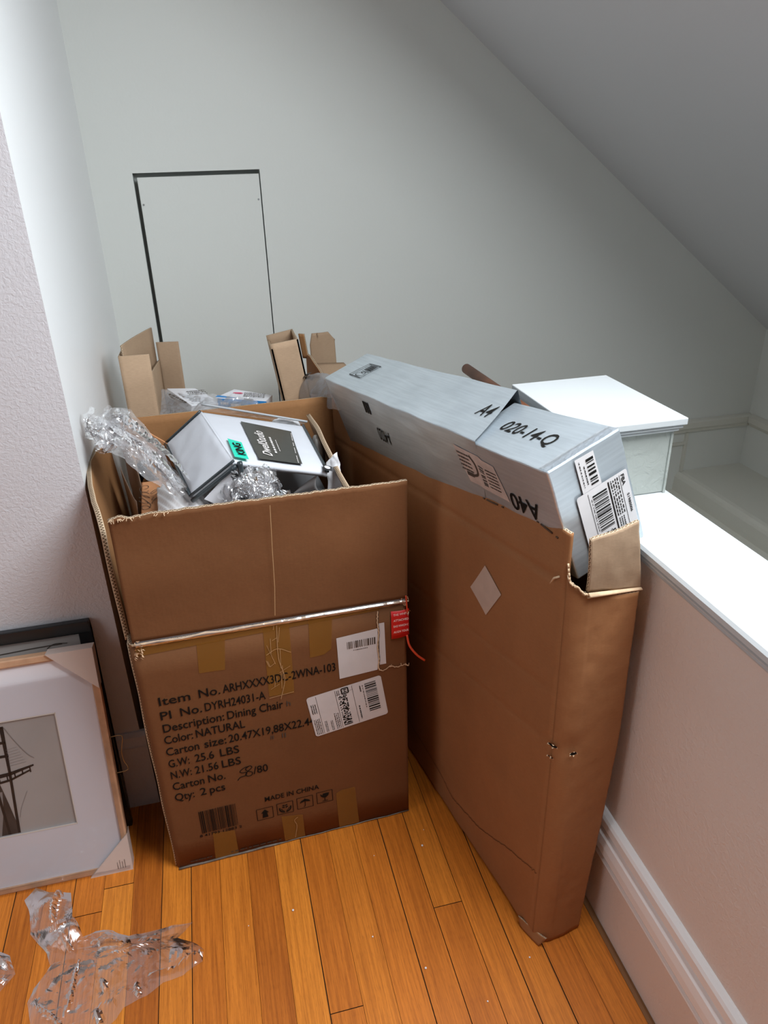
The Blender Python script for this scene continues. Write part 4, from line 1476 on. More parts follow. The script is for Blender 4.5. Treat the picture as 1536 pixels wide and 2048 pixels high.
# large clear bag over the left flap, tail hanging into the carton
m_ = MB()
tangle(m_, (-0.214, 1.455, 0.896), (0.040, 0.045, 0.042), 15, 3, 0.085, 0.034, 0.006)
rq = random.Random(21)
for k in range(9):                          # streaks running down into the carton
    o_ = V((rq.uniform(-0.022, 0.022), rq.uniform(-0.03, 0.03), rq.uniform(-0.012, 0.016)))
    ribbon(m_, [V((-0.225, 1.475, 0.905)) + o_ * 1.2, V((-0.165, 1.42, 0.880)) + o_ * 0.8, V((-0.118, 1.375, 0.842)) + o_ * 0.8, V((-0.086, 1.325, 0.805)) + o_ * 0.9], 0.020, 200 + k, 0.0035, 80, 44, 6)
rows = [[(-0.235, 1.50, 0.905), (-0.200, 1.50, 0.928), (-0.170, 1.50, 0.922), (-0.148, 1.50, 0.887)],
        [(-0.232, 1.42, 0.872), (-0.195, 1.44, 0.905), (-0.150, 1.47, 0.885), (-0.130, 1.485, 0.855)],
        [(-0.180, 1.35, 0.870), (-0.160, 1.38, 0.875), (-0.130, 1.42, 0.858), (-0.112, 1.44, 0.832)],
        [(-0.143, 1.30, 0.848), (-0.125, 1.33, 0.842), (-0.110, 1.37, 0.832), (-0.097, 1.40, 0.812)],
        [(-0.100, 1.28, 0.815), (-0.092, 1.30, 0.812), (-0.088, 1.33, 0.806), (-0.080, 1.37, 0.795)]]
def Prow(u, v):
    x = u * (len(rows) - 1)
    i = min(int(x), len(rows) - 2)
    f = x - i
    a = lambda r: (lambda y: V(r[min(int(y), 2)]) + (V(r[min(int(y), 2) + 1]) - V(r[min(int(y), 2)])) * (y - min(int(y), 2)))(v * 3)
    return a(rows[i]) * (1 - f) + a(rows[i + 1]) * f
crumple(m_, Prow, 64, 38, 0.0065, 38, 2.0, (-0.2, -0.5, 0.8))
tag(m_.build('plastic_film', M['film_tangle'], None, False), 'crinkled clear plastic film draped over the left flap of the open carton', 'plastic film')

# crinkled film at the front, over the grey box
m_ = MB()
tangle(m_, (0.052, 1.278, 0.810), (0.064, 0.040, 0.040), 30, 12, 0.085, 0.040, 0.006)
tag(m_.build('plastic_film', M['film_tangle'], None, False), 'crinkled clear plastic bundle at the front middle inside the open carton', 'plastic film')
# foam pouch at the right of the bag
m_ = MB()
def Ppo(u, v):
    p = bilerp((0.190, 1.305, 0.735), (0.226, 1.290, 0.745), (0.219, 1.335, 0.842), (0.196, 1.345, 0.818), u, v)
    return p
crumple(m_, Ppo, 22, 26, 0.005, 30, 6, (-0.7, -0.6, 0.3))
tag(m_.build('foam_pouch', M['tissue'], None, True), 'small white foam pouch against the right flap inside the open carton', 'pouch')
# bubble of white tissue behind the bag
m_ = MB()
ball_film(m_, (0.140, 1.612, 0.800), (0.045, 0.022, 0.030), 26, 16, 0.16, 30, 5)
tag(m_.build('tissue_wad', M['tissue'], None, True), 'white tissue wad behind the white bedding bag in the open carton', 'tissue')
# grey paper wad right of the bag
m_ = MB()
ball_film(m_, (0.203, 1.50, 0.775), (0.015, 0.050, 0.045), 20, 14, 0.15, 26, 8)
tag(m_.build('grey_paper_wad', plain('grey_paper', (0.33, 0.31, 0.29), 0.8), None, True), 'grey paper wad between white bedding bag and right flap', 'paper')
# white paper curl
m_ = MB()
def Pcu(u, v):
    p = bilerp((0.125, 1.345, 0.760), (0.180, 1.335, 0.760), (0.172, 1.305, 0.800), (0.140, 1.335, 0.765), u, v)
    return p + V((0, 0, 0.012 * v * v)) + V((-0.006, -0.004, 0)) * math.sin(v * 3)
m_.sheet(Pcu, 10, 12, 0.0004)
tag(m_.build('paper_scrap', M['paper'], None, True), 'curled white paper scrap on the grey box in the open carton', 'paper')

# ================================================================== FLAT CARTON
FO = V((0.462, 0.803, 0))
FD = V((-0.173, 1, 0)).normalized()
FE = V((FD.y, -FD.x, 0))
fp = lambda s_, e, z: FO + FD * s_ + FE * e + V((0, 0, z))
FLEN = 1.235
flat = thing('flat_carton', 'tall thin brown carton with a pale diamond patch, standing open against the half wall', 'carton', fp(0.6, 0.05, 0))
top_l = [(0.0, 0.883), (0.011, 0.884), (0.082, 0.879), (0.149, 0.875), (0.20, 0.868), (0.229, 0.862), (0.27, 0.862), (0.376, 0.849), (0.457, 0.836), (0.50, 0.826),
         (0.546, 0.821), (0.62, 0.818), (0.70, 0.824), (0.818, 0.820), (0.916, 0.818), (1.0, 0.808), (1.06, 0.832), (1.198, 0.872), (1.24, 0.872)]
rc = 0.032
FWb, FWt = 0.094, 0.122
BK = [M['kraft_lightened'], M['edge'], M['kraft_in']]


def wl(z):                     # width of the end face at height z
    return FWb + (FWt - FWb) * min(1, z / 0.5)


def flat_pt(q, z):
    """q < 0 along the long side (s = -q - rc), then the rounded corner, then the end face"""
    lean = 0.003 * math.sin(z * 4)
    if q <= 0:
        s_ = rc - q
        bul = -0.006 * math.sin(math.pi * min(1, max(0, z) / 0.85)) * math.sin(math.pi * min(1, s_ / FLEN))
        return fp(s_, bul + lean, z)
    arc = rc * math.pi / 2
    if q <= arc:
        an = q / rc
        return fp(rc - rc * math.sin(an), rc - rc * math.cos(an) + lean, z)
    e = rc + (q - arc) * (wl(z) - rc) / (FWt - rc)
    return fp(0.001 * math.sin(z * 11) , e + lean, z)


# side panel: from far end to the torn corner (its flap stands up in one piece with it)
m_ = MB()
qa, qb = -(FLEN - rc), 0.010
NU = 110
def Psd(u, v):
    q = qa + (qb - qa) * u
    s_ = rc - q
    zt = lut(top_l, s_) + 0.0016 * nz((s_ * 60, 0, 0), 1, 4)
    crease_z = 0.803 - 0.105 * max(0, s_)
    zb = 0.006 if s_ > 0.05 else 0.006 + 0.016 * nz((s_ * 50, 2, 0), 1, 1) ** 2
    z = zb + (zt - zb) * v
    p = flat_pt(q, z)
    g = math.exp(-((z - crease_z) / 0.006) ** 2)
    k = 0.0040 * g
    k += 0.0022 * nz((s_ * 3, z * 6, 0), 1, 7) + 0.0016 * nz((s_ * 14, z * 10, 3), 1, 2)
    # diagonal dent lines
    for dz, sl in ((0.60, -0.16), (0.50, -0.20)):
        k += 0.0016 * math.exp(-((z - (dz + sl * s_)) / 0.005) ** 2)
    if z > crease_z:
        k += (z - crease_z) * 0.05
    return p + FE * k * min(1.0, (qb - q) / 0.05)
m_.sheet(Psd, NU, 150, 0.006, 0, 1, False, 2, 0)
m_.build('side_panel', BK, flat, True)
# corner + end panel below the tear
m_ = MB()
arc = rc * math.pi / 2
qe = arc + (FWt - rc)
top_e = [(0.010, 0.816), (0.014, 0.806), (0.020, 0.802), (0.028, 0.800), (0.034, 0.792), (0.044, 0.788), (0.060, 0.782), (0.10, 0.772), (0.135, 0.766)]
def Pen(u, v):
    q = 0.0105 + (qe - 0.0105) * u
    zt = lut(top_e, q) + 0.0022 * nz((q * 240, 0, 0), 1, 4) * (1 if q < 0.05 else 0.3)
    zb = 0.004 + (0.010 if q < 0.02 else 0.0) + 0.010 * max(0, (q - 0.07)) * 4
    z = zb + (zt - zb) * v
    k = 0.0016 * nz((q * 18, z * 7, 0), 1, 3) + 0.0009 * nz((q * 40, z * 26, 0), 1, 9) + 0.0010 * abs(nz((q * 20, z * 50, 5), 1, 6))
    # dents half way up
    k += 0.004 * math.exp(-((z - 0.49) / 0.02) ** 2 - ((q - 0.03) / 0.03) ** 2)
    return flat_pt(q, z) + FD * k * min(1.0, (q - 0.0105) / 0.03)
m_.sheet(Pen, 44, 90, 0.006, 0, 1, False, 2, 0)
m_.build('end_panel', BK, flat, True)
m_ = MB()
m_.sheet(lambda u, v: fp(0.004 + u * (FLEN - 0.01), wl(0.006 + v * 0.75) - 0.001, 0.006 + v * (0.752 - 0.06 * u)), 20, 12, 0.006, 0, 1, False, 2)
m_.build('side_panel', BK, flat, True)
m_ = MB()
m_.sheet(lambda u, v: fp(FLEN - 0.003, 0.004 + u * (FWb - 0.004), 0.006 + v * 0.80), 6, 12, 0.006, 0, 1, True, 2)
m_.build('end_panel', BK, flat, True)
m_ = MB()
m_.sheet(lambda u, v: fp(0.01 + u * (FLEN - 0.02), 0.004 + v * (FWb - 0.008), 0.012), 6, 4, 0.006, 0, 1, True, 2)
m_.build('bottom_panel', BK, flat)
# near end flap standing up in front of the silver box
m_ = MB()
def Pnf(u, v):
    p = bilerp((0.4865, 0.8085, 0.792), (0.5870, 0.8310, 0.7675), (0.5640, 0.8275, 0.882), (0.4805, 0.8090, 0.882), u, v)
    p += FD * (-0.004 * math.sin(v * 2.4) + 0.002 * nz((u * 3, v * 3, 0), 1, 2))
    if v > 0.93:
        p.z += 0.0015 * nz((u * 22, 1, 0), 1, 5) + 0.010 * (u - 0.5) * (1 if u > 0.55 else 0.2) * 1.2
    return p
m_.sheet(Pnf, 30, 20, 0.005, 0, 1, False, 2)
m_.build('flap', [M['kraft_grey'], M['edge'], M['kraft_in']], flat, True)
m_ = MB()
def Plip(u, v):
    p = bilerp((0.4855, 0.8070, 0.782 - 0.0), (0.5885, 0.8285, 0.7655), (0.5875, 0.8300, 0.7705), (0.4855, 0.8060, 0.793), u, v)
    return p + FD * (-0.006 * math.sin(v * 3.0) * (1 - 0.5 * u))
m_.sheet(Plip, 20, 6, 0.002)
m_.build('fold_ridge', M['edge_pale'], flat, True)
# far end flaps
m_ = MB()
def Pfe(u, v):
    w_ = 0.006 + 0.072 * u
    z = 0.800 + 0.122 * v - (0.0 if v < 0.75 else (v - 0.75) * 0.10 * max(0, (u - 0.75)) * 4)
    e = w_ + (0.008 * (v - 0.75) * 4 * (1 if u < 0.3 else 0) if v > 0.75 else 0)
    return fp(FLEN - 0.002 + 0.010 * v + 0.008 * abs(u - 0.5), e + 0.018, z)
m_.sheet(Pfe, 16, 16, 0.005, 0, 0, True, 0)
m_.build('flap', [M['kraft_grey']], flat, True)
m_ = MB()
m_.sheet(lambda u, v: fp(FLEN + 0.004 - 0.012 * u, 0.002 + 0.012 * u - 0.008 * v, 0.860 + 0.068 * v), 4, 8, 0.005, 0, 1, True, 2)
m_.build('flap', BK, flat, True)
m_ = MB()
m_.sheet(lambda u, v: bilerp(fp(1.03, 0.030, 0.775), fp(1.20, 0.018, 0.846), fp(1.18, 0.098, 0.842), fp(1.05, 0.104, 0.800), u, v)
         + V((0, 0, 0.006 * math.sin(u * 3))), 10, 8, 0.005, 0, 1, False, 0)
m_.build('flap', [M['kraft_grey'], M['edge']], flat, True)
# print plane of the long side: u runs from far to near so that text reads from the room
SIDE = Fr(fp(0, -0.0085, 0), -FD, (0, 0, 1))
def on_side(s_, z, h=0.0):
    crease_z = 0.803 - 0.105 * max(0, s_)
    p = flat_pt(rc - s_, z)
    k = 0.0040 * math.exp(-((z - crease_z) / 0.006) ** 2)
    k += 0.0022 * nz((s_ * 3, z * 6, 0), 1, 7) + 0.0016 * nz((s_ * 14, z * 10, 3), 1, 2)
    for dz, sl in ((0.60, -0.16), (0.50, -0.20)):
        k += 0.0016 * math.exp(-((z - (dz + sl * s_)) / 0.005) ** 2)
    if z > crease_z:
        k += (z - crease_z) * 0.05
    return p + FE * (k * min(1.0, (0.010 - rc + s_) / 0.05) - h)
m_ = MB()
dm = [(0.240, 0.718), (0.184, 0.690), (0.232, 0.619), (0.288, 0.647)]
def Pdm(u, v):
    a = V(dm[0]) * (1 - u) + V(dm[1]) * u
    b = V(dm[3]) * (1 - u) + V(dm[2]) * u
    c_ = a * (1 - v) + b * v
    return on_side(c_[0], c_[1], 0.0012)
m_.sheet(Pdm, 12, 12)
m_.build('diamond_patch', M['beige_tape'], flat, True)
for (s0, z0, s1, z1) in ((0.247, 0.841, 0.213, 0.846), (0.094, 0.865, 0.064, 0.864), (0.918, 0.795, 0.897, 0.789), (0.606, 0.809, 0.575, 0.811)):
    m_ = MB()
    m_.tube([on_side(s0, z0, 0.001), on_side((s0 + s1) / 2, (z0 + z1) / 2, 0.0015), on_side(s1, z1, 0.001)], 0.0013, 6)
    for t_ in (-0.35, 1.35):
        a_ = s0 + (s1 - s0) * t_
        b_ = z0 + (z1 - z0) * t_
        m_.tube([on_side(a_, b_, 0.001), on_side(a_ + (s1 - s0) * 0.15, b_ + (z1 - z0) * 0.15, 0.001)], 0.0013, 6)
    m_.build('staple', M['staple'], flat, True)
# water line low on the side
m_ = MB()
wl_ = [(0.60, 0.11), (0.50, 0.095), (0.403, 0.080), (0.36, 0.068), (0.33, 0.064), (0.28, 0.075), (0.222, 0.091), (0.17, 0.118), (0.128, 0.140), (0.085, 0.158), (0.045, 0.176), (0.026, 0.178)]
pl2 = spline(wl_, 16)
P3 = []
for i, p in enumerate(pl2):
    z = p[1] + 0.0035 * nz((i * 0.55, 0, 0), 1, 3) + 0.003 * nz((i * 0.21, 2, 0), 1, 3)
    P3.append((p[0], z))
for i in range(len(P3) - 1):
    (s0, z0), (s1, z1) = P3[i], P3[i + 1]
    m_.face([on_side(s0, z0 - 0.0008, 0.0012), on_side(s1, z1 - 0.0008, 0.0012), on_side(s1, z1 + 0.0008, 0.0012), on_side(s0, z0 + 0.0008, 0.0012)])
m_.build('water_stain', M['stain'], flat, merge=0)
# punctures and tears near the corner
for (q0, z0, w_, h_) in ((0.012, 0.494, 0.018, 0.006), (0.046, 0.484, 0.012, 0.008), (0.010, 0.468, 0.012, 0.003)):
    m_ = MB()
    n_ = 11
    c0 = [(q0 + w_ * 0.5 * math.cos(t * 6.283 / n_) * (1 + 0.3 * nz((t, 0, q0 * 90), 0.9, 1)), z0 + h_ * 0.5 * math.sin(t * 6.283 / n_) * (1 + 0.5 * nz((t, 3, q0 * 50), 0.9, 2))) for t in range(n_)]
    out_n = (flat_pt(q0, z0) - fp(0.06, 0.06, z0)).normalized()
    lift = 0.0035
    m_.face([flat_pt(a, b) + out_n * lift for a, b in c0])
    ho = m_.build('puncture', M['ink'], flat, merge=0)
    m_ = MB()
    for t in range(n_):
        if t % 2 == 0:
            a, b = c0[t]
            a2, b2 = c0[(t + 1) % n_]
            p = flat_pt(a, b) + out_n * lift
            m_.face([p, flat_pt(a2, b2) + out_n * lift, flat_pt((a + a2) / 2 + (a - q0) * 0.25, (b + b2) / 2 + (b - z0) * 0.35) + out_n * (lift + 0.003)])
    m_.build('torn_lip', M['edge_pale'], ho, merge=0)
# torn corner fringe
m_ = MB()
prev = None
for i in range(34):
    q = 0.009 + 0.038 * i / 33
    z = lut([(0.009, 0.835), (0.012, 0.818)] + top_e[1:], q) + 0.003 * nz((i * 0.9, 1, 0), 1, 2)
    p = flat_pt(q, z) + FD * (-0.0015 - 0.002 * abs(nz((i * 0.7, 4, 0), 1, 6)))
    if prev is not None:
        m_.tube([prev, p], 0.0016, 5)
    prev = p
m_.tube([flat_pt(-0.004, 0.806), flat_pt(-0.012, 0.800) - FE * 0.004, flat_pt(-0.018, 0.788) - FE * 0.006], [0.002, 0.002, 0.0005], 5)
m_.build('torn_edge', M['edge_pale'], flat, True)
# crushed bottom corner
m_ = MB()
m_.sheet(lambda u, v: bilerp(fp(0.05, -0.004, 0.003), fp(0.004, 0.006, 0.001), fp(-0.004, 0.016, 0.026), fp(0.06, -0.004, 0.022), u, v)
         + V((0, 0, 0.002 * nz((u * 6, v * 4, 0), 1, 1))) - FD * 0.004 * math.sin(u * 3), 12, 6, 0.003, 0, 1, True)
m_.build('crushed_corner', BK, flat, True)

# ================================================================== SILVER BOX
SA = V((0.425, 0.844, 0.973))
SD = V((-0.197, 0.976, -0.093)).normalized()
SW = V((0.925, 0.216, 0.312))
SW = (SW - SD * SW.dot(SD)).normalized()
SH = SD.cross(SW)
if SH.z > 0:
    SH = -SH
Wd, Hd = 0.130, 0.189
LB, LT = 0.182, 0.862
sil = thing('silver_box', 'long silver-grey box lying askew in the thin carton and on the half wall', 'box', SA + SD * 0.4 + SW * 0.06 + SH * 0.1)
sp3 = lambda l_, w_, h_: SA + SD * l_ + SW * w_ + SH * h_


def hull(P, nl, nw, nh, mt, name, ends=(True, True)):
    """box skin P(l, w, h) with l, w, h in 0..1, welded into one closed mesh"""
    mb = MB()
    mb.sheet(lambda u, v: P(u, v, 0), nl, nw, 0, 0, 0, False)
    mb.sheet(lambda u, v: P(u, v, 1), nl, nw, 0, 0, 0, True)
    mb.sheet(lambda u, v: P(u, 0, v), nl, nh, 0, 0, 0, True)
    mb.sheet(lambda u, v: P(u, 1, v), nl, nh, 0, 0, 0, False)
    if ends[0]:
        mb.sheet(lambda u, v: P(0, u, v), nw, nh, 0, 0, 0, False)
    if ends[1]:
        mb.sheet(lambda u, v: P(1, u, v), nw, nh, 0, 0, 0, True)
    o = mb.build(name, mt, sil, False, 2e-5)
    bm = bmesh.new()
    bm.from_mesh(o.data)
    bmesh.ops.recalc_face_normals(bm, faces=bm.faces)
    bm.to_mesh(o.data)
    bm.free()
    return o


def Pnear(l_, w_, h_):
    L_ = (LB + 0.040 + 0.040 * w_) * l_
    p = sp3(L_, Wd * w_, Hd * h_)
    # the top sags towards the break
    p += SH * ((0.002 + 0.009 * w_) * l_ ** 1.5 + 0.002 * math.sin(l_ * 3.1)) * (1 - h_)
    p += SH * 0.0012 * nz((L_ * 22, w_ * 3, h_ * 3), 1, 3)
    p += SW * 0.0012 * nz((L_ * 18, w_ * 2, h_ * 5), 1, 6)
    return p


def Pfar(l_, w_, h_):
    L0_ = LB + 0.002 + 0.066 * w_ * (1 - h_) + 0.05 * h_
    L_ = L0_ + (LT + 0.018 * w_ - L0_) * l_
    p = sp3(L_, Wd * w_ + 0.004 * w_ * (1 - l_), Hd * h_)
    up_ = (0.003 + 0.010 * w_ * w_) * (1 - l_) ** 1.2
    p -= SH * up_ * (1 - h_)
    p += SH * 0.0015 * nz((L_ * 15, w_ * 3, h_ * 3), 1, 1)
    p += SW * (0.0020 * nz((L_ * 12, w_ * 2, h_ * 5), 1, 6) - 0.003 * math.sin(math.pi * l_) * (1 - w_) * math.sin(math.pi * h_))
    return p


bevel(hull(Pnear, 14, 8, 10, M['silver'], 'body_section', (True, False)), 0.0025, 2)
bevel(hull(Pfar, 40, 8, 10, M['silver'], 'body_section', (False, True)), 0.0025, 2)
# crushed seam tape around the near end edges
m_ = MB()
m_.sheet(lambda u, v: sp3(-0.0005 + 0.020 * v, 0.001 + (Wd - 0.002) * u, -0.0018 - 0.0012 * abs(nz((u * 14, v * 5, 0), 1, 2))), 30, 6)
m_.build('packing_tape', M['tape_clear'], sil)
class OnSkin:
    """u runs towards the near end; v across the top (kind 't') or up the room side (kind 's')"""
    def __init__(self, kind, a=0.0, b=0.0, ang=0.0):
        self.k, self.a, self.b, self.c, self.s = kind, a, b, math.cos(ang), math.sin(ang)

    def at(self, x, y, h=0.0):
        L_ = -(self.a + x * self.c - y * self.s)
        q = self.b + x * self.s + y * self.c
        w_, h_ = (q / Wd, 0.0) if self.k == 't' else (0.0, -q / Hd)
        L0_ = LB + 0.002 + 0.066 * w_ * (1 - h_) + 0.05 * h_
        if L_ < L0_:
            p = Pnear(L_ / (LB + 0.040 + 0.040 * w_), w_, h_)
        else:
            p = Pfar((L_ - L0_) / (LT + 0.018 * w_ - L0_), w_, h_)
        return p + (-SH if self.k == 't' else -SW) * h

    def sub(self, a, b, ang=0.0):
        return OnSkin(self.k, a, b, ang)


# top print
T = OnSkin('t')           # u runs towards the near end, v towards the wall side
for s_, a_, b_, c_, w_ in (('A4', -0.270, 0.052, 0.031, 0.037), ('020-14-Q', -0.196, 0.050, 0.029, 0.133)):
    m_ = MB()
    text(m_, T.sub(a_, b_, 0.0), s_, 0, 0, c_, w_, 0.0012)
    m_.build('printed_text', M['ink'], sil, merge=0)
m_ = MB()
G = T.sub(-0.792, 0.040, 0.0)
frame_strokes(m_, G, 0.0, 0.0, 0.062, 0.054, 0.0022, 0.0014)
stroke(m_, G, [(0.011, 0.0), (0.011, 0.054)], 0.0018, 0.0014)
for k in range(3):
    stroke(m_, G, [(0.022 + 0.003 * k, 0.024), (0.052 + 0.001 * k, 0.026 + 0.0)], 0.0016, 0.0014)
for k in range(6):
    rect(m_, G, 0.018, 0.030 + 0.0036 * k, 0.054, 0.0322 + 0.0036 * k, 0.0014)
stroke(m_, G, spline([(0.018, 0.010), (0.026, 0.020), (0.036, 0.017), (0.044, 0.022), (0.052, 0.010), (0.040, 0.006), (0.026, 0.005), (0.018, 0.010)], 5), 0.0018, 0.0014)
m_.build('handling_symbol', M['ink'], sil, merge=0)
# side facing the room: brown paper label, upside-down print
S_ = OnSkin('s')          # v up the side (negative = down from the top edge)
m_ = MB()
m_.sheet(lambda u, v: S_.at(-0.268 + 0.018 * v + u * (0.118 - 0.0 * v), -0.026 - 0.069 * v - 0.006 * u * (1 - v), 0.0009), 14, 8)
lo_ = m_.build('label', M['paper_dull'], sil, merge=0)
m_ = MB()
scribble_lines(m_, S_, -0.262, -0.075, -0.225, -0.034, 5, 31, 0.0014)
rect(m_, S_, -0.250, -0.082, -0.228, -0.074, 0.0014)
stroke(m_, S_, spline([(-0.222, -0.036), (-0.210, -0.050), (-0.212, -0.070), (-0.228, -0.078)], 5), 0.005, 0.0014)
barcode(m_, S_, -0.200, -0.085, -0.188, -0.045, 33, 0.0014, 0, 40, True)
scribble_lines(m_, S_, -0.182, -0.085, -0.150, -0.045, 6, 35, 0.0014)
m_.build('label_print', M['ink_soft'], lo_, merge=0)
for s_, a_, b_, c_, w_ in (('A40', -0.052, -0.072, 0.032, 0.075), ('A4020', -0.560, -0.075, 0.030, 0.060)):
    m_ = MB()
    text(m_, S_.sub(a_, b_, math.pi), s_, 0, 0, c_, w_, 0.0012)
    m_.build('printed_text', M['ink'], sil, merge=0)
m_ = MB()
for k in range(3):
    rect(m_, S_, -0.650 + 0.011 * k, -0.046, -0.643 + 0.011 * k, -0.018, 0.0012)
m_.build('printed_mark', M['ink'], sil, merge=0)
# near end: two white labels
E_ = Fr(sp3(0, 0, 0), SW, -SH)
def rpoly(w_, h_, r_):
    o = []
    for cx, cy, a0 in ((w_ - r_, r_, -90), (w_ - r_, h_ - r_, 0), (r_, h_ - r_, 90), (r_, r_, 180)):
        for i in range(5):
            an = math.radians(a0 + 90 * i / 4)
            o.append((cx + r_ * math.cos(an), cy + r_ * math.sin(an)))
    return o
EA = E_.sub(0.044, -0.061, 0.0)
m_ = MB()
poly(m_, EA, [(0, 0), (0.034, 0.0), (0.033, 0.055), (0.0, 0.056)], 0.0028)
lo_ = m_.build('label', M['paper'], sil, merge=0)
m_ = MB()
barcode(m_, EA, 0.017, 0.006, 0.030, 0.051, 41, 0.0034, 0, 32, True)
scribble_lines(m_, EA, 0.004, 0.008, 0.007, 0.050, 1, 43, 0.0034, 0, True)
scribble_lines(m_, EA, 0.010, 0.010, 0.014, 0.040, 1, 44, 0.0034, 0, True)
m_.build('label_barcode', M['ink'], lo_, merge=0)
EB = E_.sub(0.031, -0.166, 0.0)
m_ = MB()
poly(m_, EB, rpoly(0.092, 0.105, 0.004), 0.0032)
lo_ = m_.build('shipping_label', M['paper'], sil, merge=0)
m_ = MB()
barcode(m_, EB, 0.026, 0.032, 0.052, 0.096, 47, 0.0038, 0, 70, True)
stroke(m_, EB, [(0.0195, 0.004), (0.0195, 0.101)], 0.0007, 0.0038)
stroke(m_, EB, [(0.0565, 0.006), (0.0565, 0.101)], 0.0022, 0.0038)
stroke(m_, EB, [(0.077, 0.004), (0.077, 0.101)], 0.0007, 0.0038)
scribble_lines(m_, EB, 0.0590, 0.040, 0.075, 0.100, 4, 48, 0.0038, 0, True)
scribble_lines(m_, EB, 0.0600, 0.006, 0.072, 0.036, 3, 49, 0.0038, 0, True)
scribble_lines(m_, EB, 0.0225, 0.034, 0.0245, 0.090, 1, 50, 0.0038, 0, True)
text(m_, EB.sub(0.0795, 0.100, -math.pi / 2), 'FBA', 0, 0, 0.006, 0.018, 0.0038, bold=0.02)
text(m_, EB.sub(0.0835, 0.066, -math.pi / 2), '51980006', 0, 0, 0.004, 0.032, 0.0038, bold=0.02)
rr_ = random.Random(9)
for i in range(14):
    for j in range(7):
        if rr_.random() < 0.5:
            rect(m_, EB, 0.026 + i * 0.0018, 0.014 + j * 0.0018, 0.026 + i * 0.0018 + 0.0017, 0.014 + j * 0.0018 + 0.0017, 0.0038)
scribble_lines(m_, EB, 0.006, 0.006, 0.017, 0.026, 3, 51, 0.0038, 0, True)
m_.build('label_print', M['ink'], lo_, merge=0)

# ================================================================== BEHIND THE CARTONS
# left narrow open carton with three standing walls
bl = thing('narrow_carton', 'narrow open carton with tall flaps standing in the back left corner by the wall', 'carton', (-0.165, 1.90, 0))
KP = [M['kraft_pale'], M['edge'], M['kraft_pale']]
KG = [M['kraft_grey'], M['edge'], M['kraft_grey']]
def vpanel(mb, p, q, z0, z1a, z1b, t=0.004, flip=False, bow=0.0):
    p, q = V((*p, 0)), V((*q, 0))
    nn = V((-(q - p).y, (q - p).x, 0)).normalized()
    mb.sheet(lambda u, v: p + (q - p) * u + V((0, 0, z0 + ((z1a + (z1b - z1a) * u) - z0) * v)) + nn * bow * math.sin(math.pi * u) * v, 8, 12, t, 0, 1, flip, 2)
m_ = MB()
vpanel(m_, (-0.2115, 1.828), (-0.1405, 1.826), 0.0, 0.950, 0.950)
m_.build('front_panel', KP, bl, True)
m_ = MB()
vpanel(m_, (-0.2125, 2.020), (-0.2125, 1.834), 0.0, 0.940, 0.948)
m_.build('side_panel', KP, bl, True)
m_ = MB()
vpanel(m_, (-0.200, 1.840), (-0.1370, 2.008), 0.30, 0.972, 0.976, 0.004, False, 0.004)
m_.build('flap', KG, bl, True)
m_ = MB()
vpanel(m_, (-0.1330, 2.012), (-0.0760, 2.010), 0.0, 0.936, 0.934)
m_.build('back_panel', KG, bl, True)
m_ = MB()
vpanel(m_, (-0.1405, 1.832), (-0.1300, 2.008), 0.0, 0.905, 0.890)
m_.build('side_panel', KG, bl, True)

# middle narrow carton, leaning
mdl = thing('narrow_carton', 'slim open-topped carton leaning left in front of the back wall panel', 'carton', (0.20, 1.90, 0.746))
TL = math.tan(math.radians(8.0))
def lp(a, d, z):
    return V((0.285 + a - z * TL * 1.02, 1.85 + d + 0.0, z))
m_ = MB()
WM, DM, ZM = 0.072, 0.105, 0.944
zsl = lambda a: ZM - 0.02 * 0 - a * 0.02
def four(mb, P, flip):
    mb.sheet(P, 6, 12, 0.004, 0, 1, flip, 2)
four(m_, lambda u, v: lp(WM * u, 0, 0.747 + (zsl(WM * u) - 0.747) * v + 0.010 * u * v), False)
m_.build('front_panel', KP, mdl, True)
m_ = MB()
four(m_, lambda u, v: lp(WM, DM * u, 0.747 + (ZM + 0.008 + 0.004 * u - 0.747) * v), False)
m_.build('side_panel', KP, mdl, True)
m_ = MB()
four(m_, lambda u, v: lp(0, DM * u, 0.747 + (ZM - 0.012 - 0.747) * v), True)
m_.build('side_panel', KG, mdl, True)
m_ = MB()
four(m_, lambda u, v: lp(WM * u, DM, 0.747 + (ZM + 0.012 * u - 0.747) * v), True)
m_.build('back_panel', KG, mdl, True)

# carton that carries the white boxes, hidden behind the chair carton
sup = rbox('low_carton', 'low closed brown carton standing behind the open chair carton', 'carton', M['kraft_pale'],
           (-0.066, 1.740, 0.0), (0.308, 0, 0), (0, 0.25, 0), 0.745)

# white flat box and blue-white box on top
def slab(name, label, cat, mt, c4, th):
    mb = MB()
    c4 = [V(p) for p in c4]
    nn = (c4[1] - c4[0]).cross(c4[3] - c4[0]).normalized()
    mb.hexa([p - nn * th for p in c4] + c4)
    o = mb.build(name, mt)
    bevel(o, 0.0015, 2)
    if label:
        tag(o, label, cat)
    return o, Fr(c4[0], c4[1] - c4[0], c4[3] - c4[0])
wb, wfr = slab('white_box', 'flat white printed box in clear film behind the open carton', 'box', M['white_card'],
               [(-0.062, 1.875, 0.800), (0.015, 1.905, 0.790), (-0.050, 1.995, 0.810), (-0.122, 1.975, 0.822)], 0.022)
m_ = MB()
scribble_lines(m_, wfr.sub(0.0, 0.020, math.pi / 2 + 0.35), 0, 0, 0.075, 0.014, 1, 62, 0.001)
m_.build('printed_text', M['ink_soft'], wb, merge=0)
m_ = MB()
scribble_lines(m_, wfr, 0.020, 0.060, 0.070, 0.090, 3, 61, 0.001)
m_.build('small_print', M['ink_soft'], wb, merge=0)
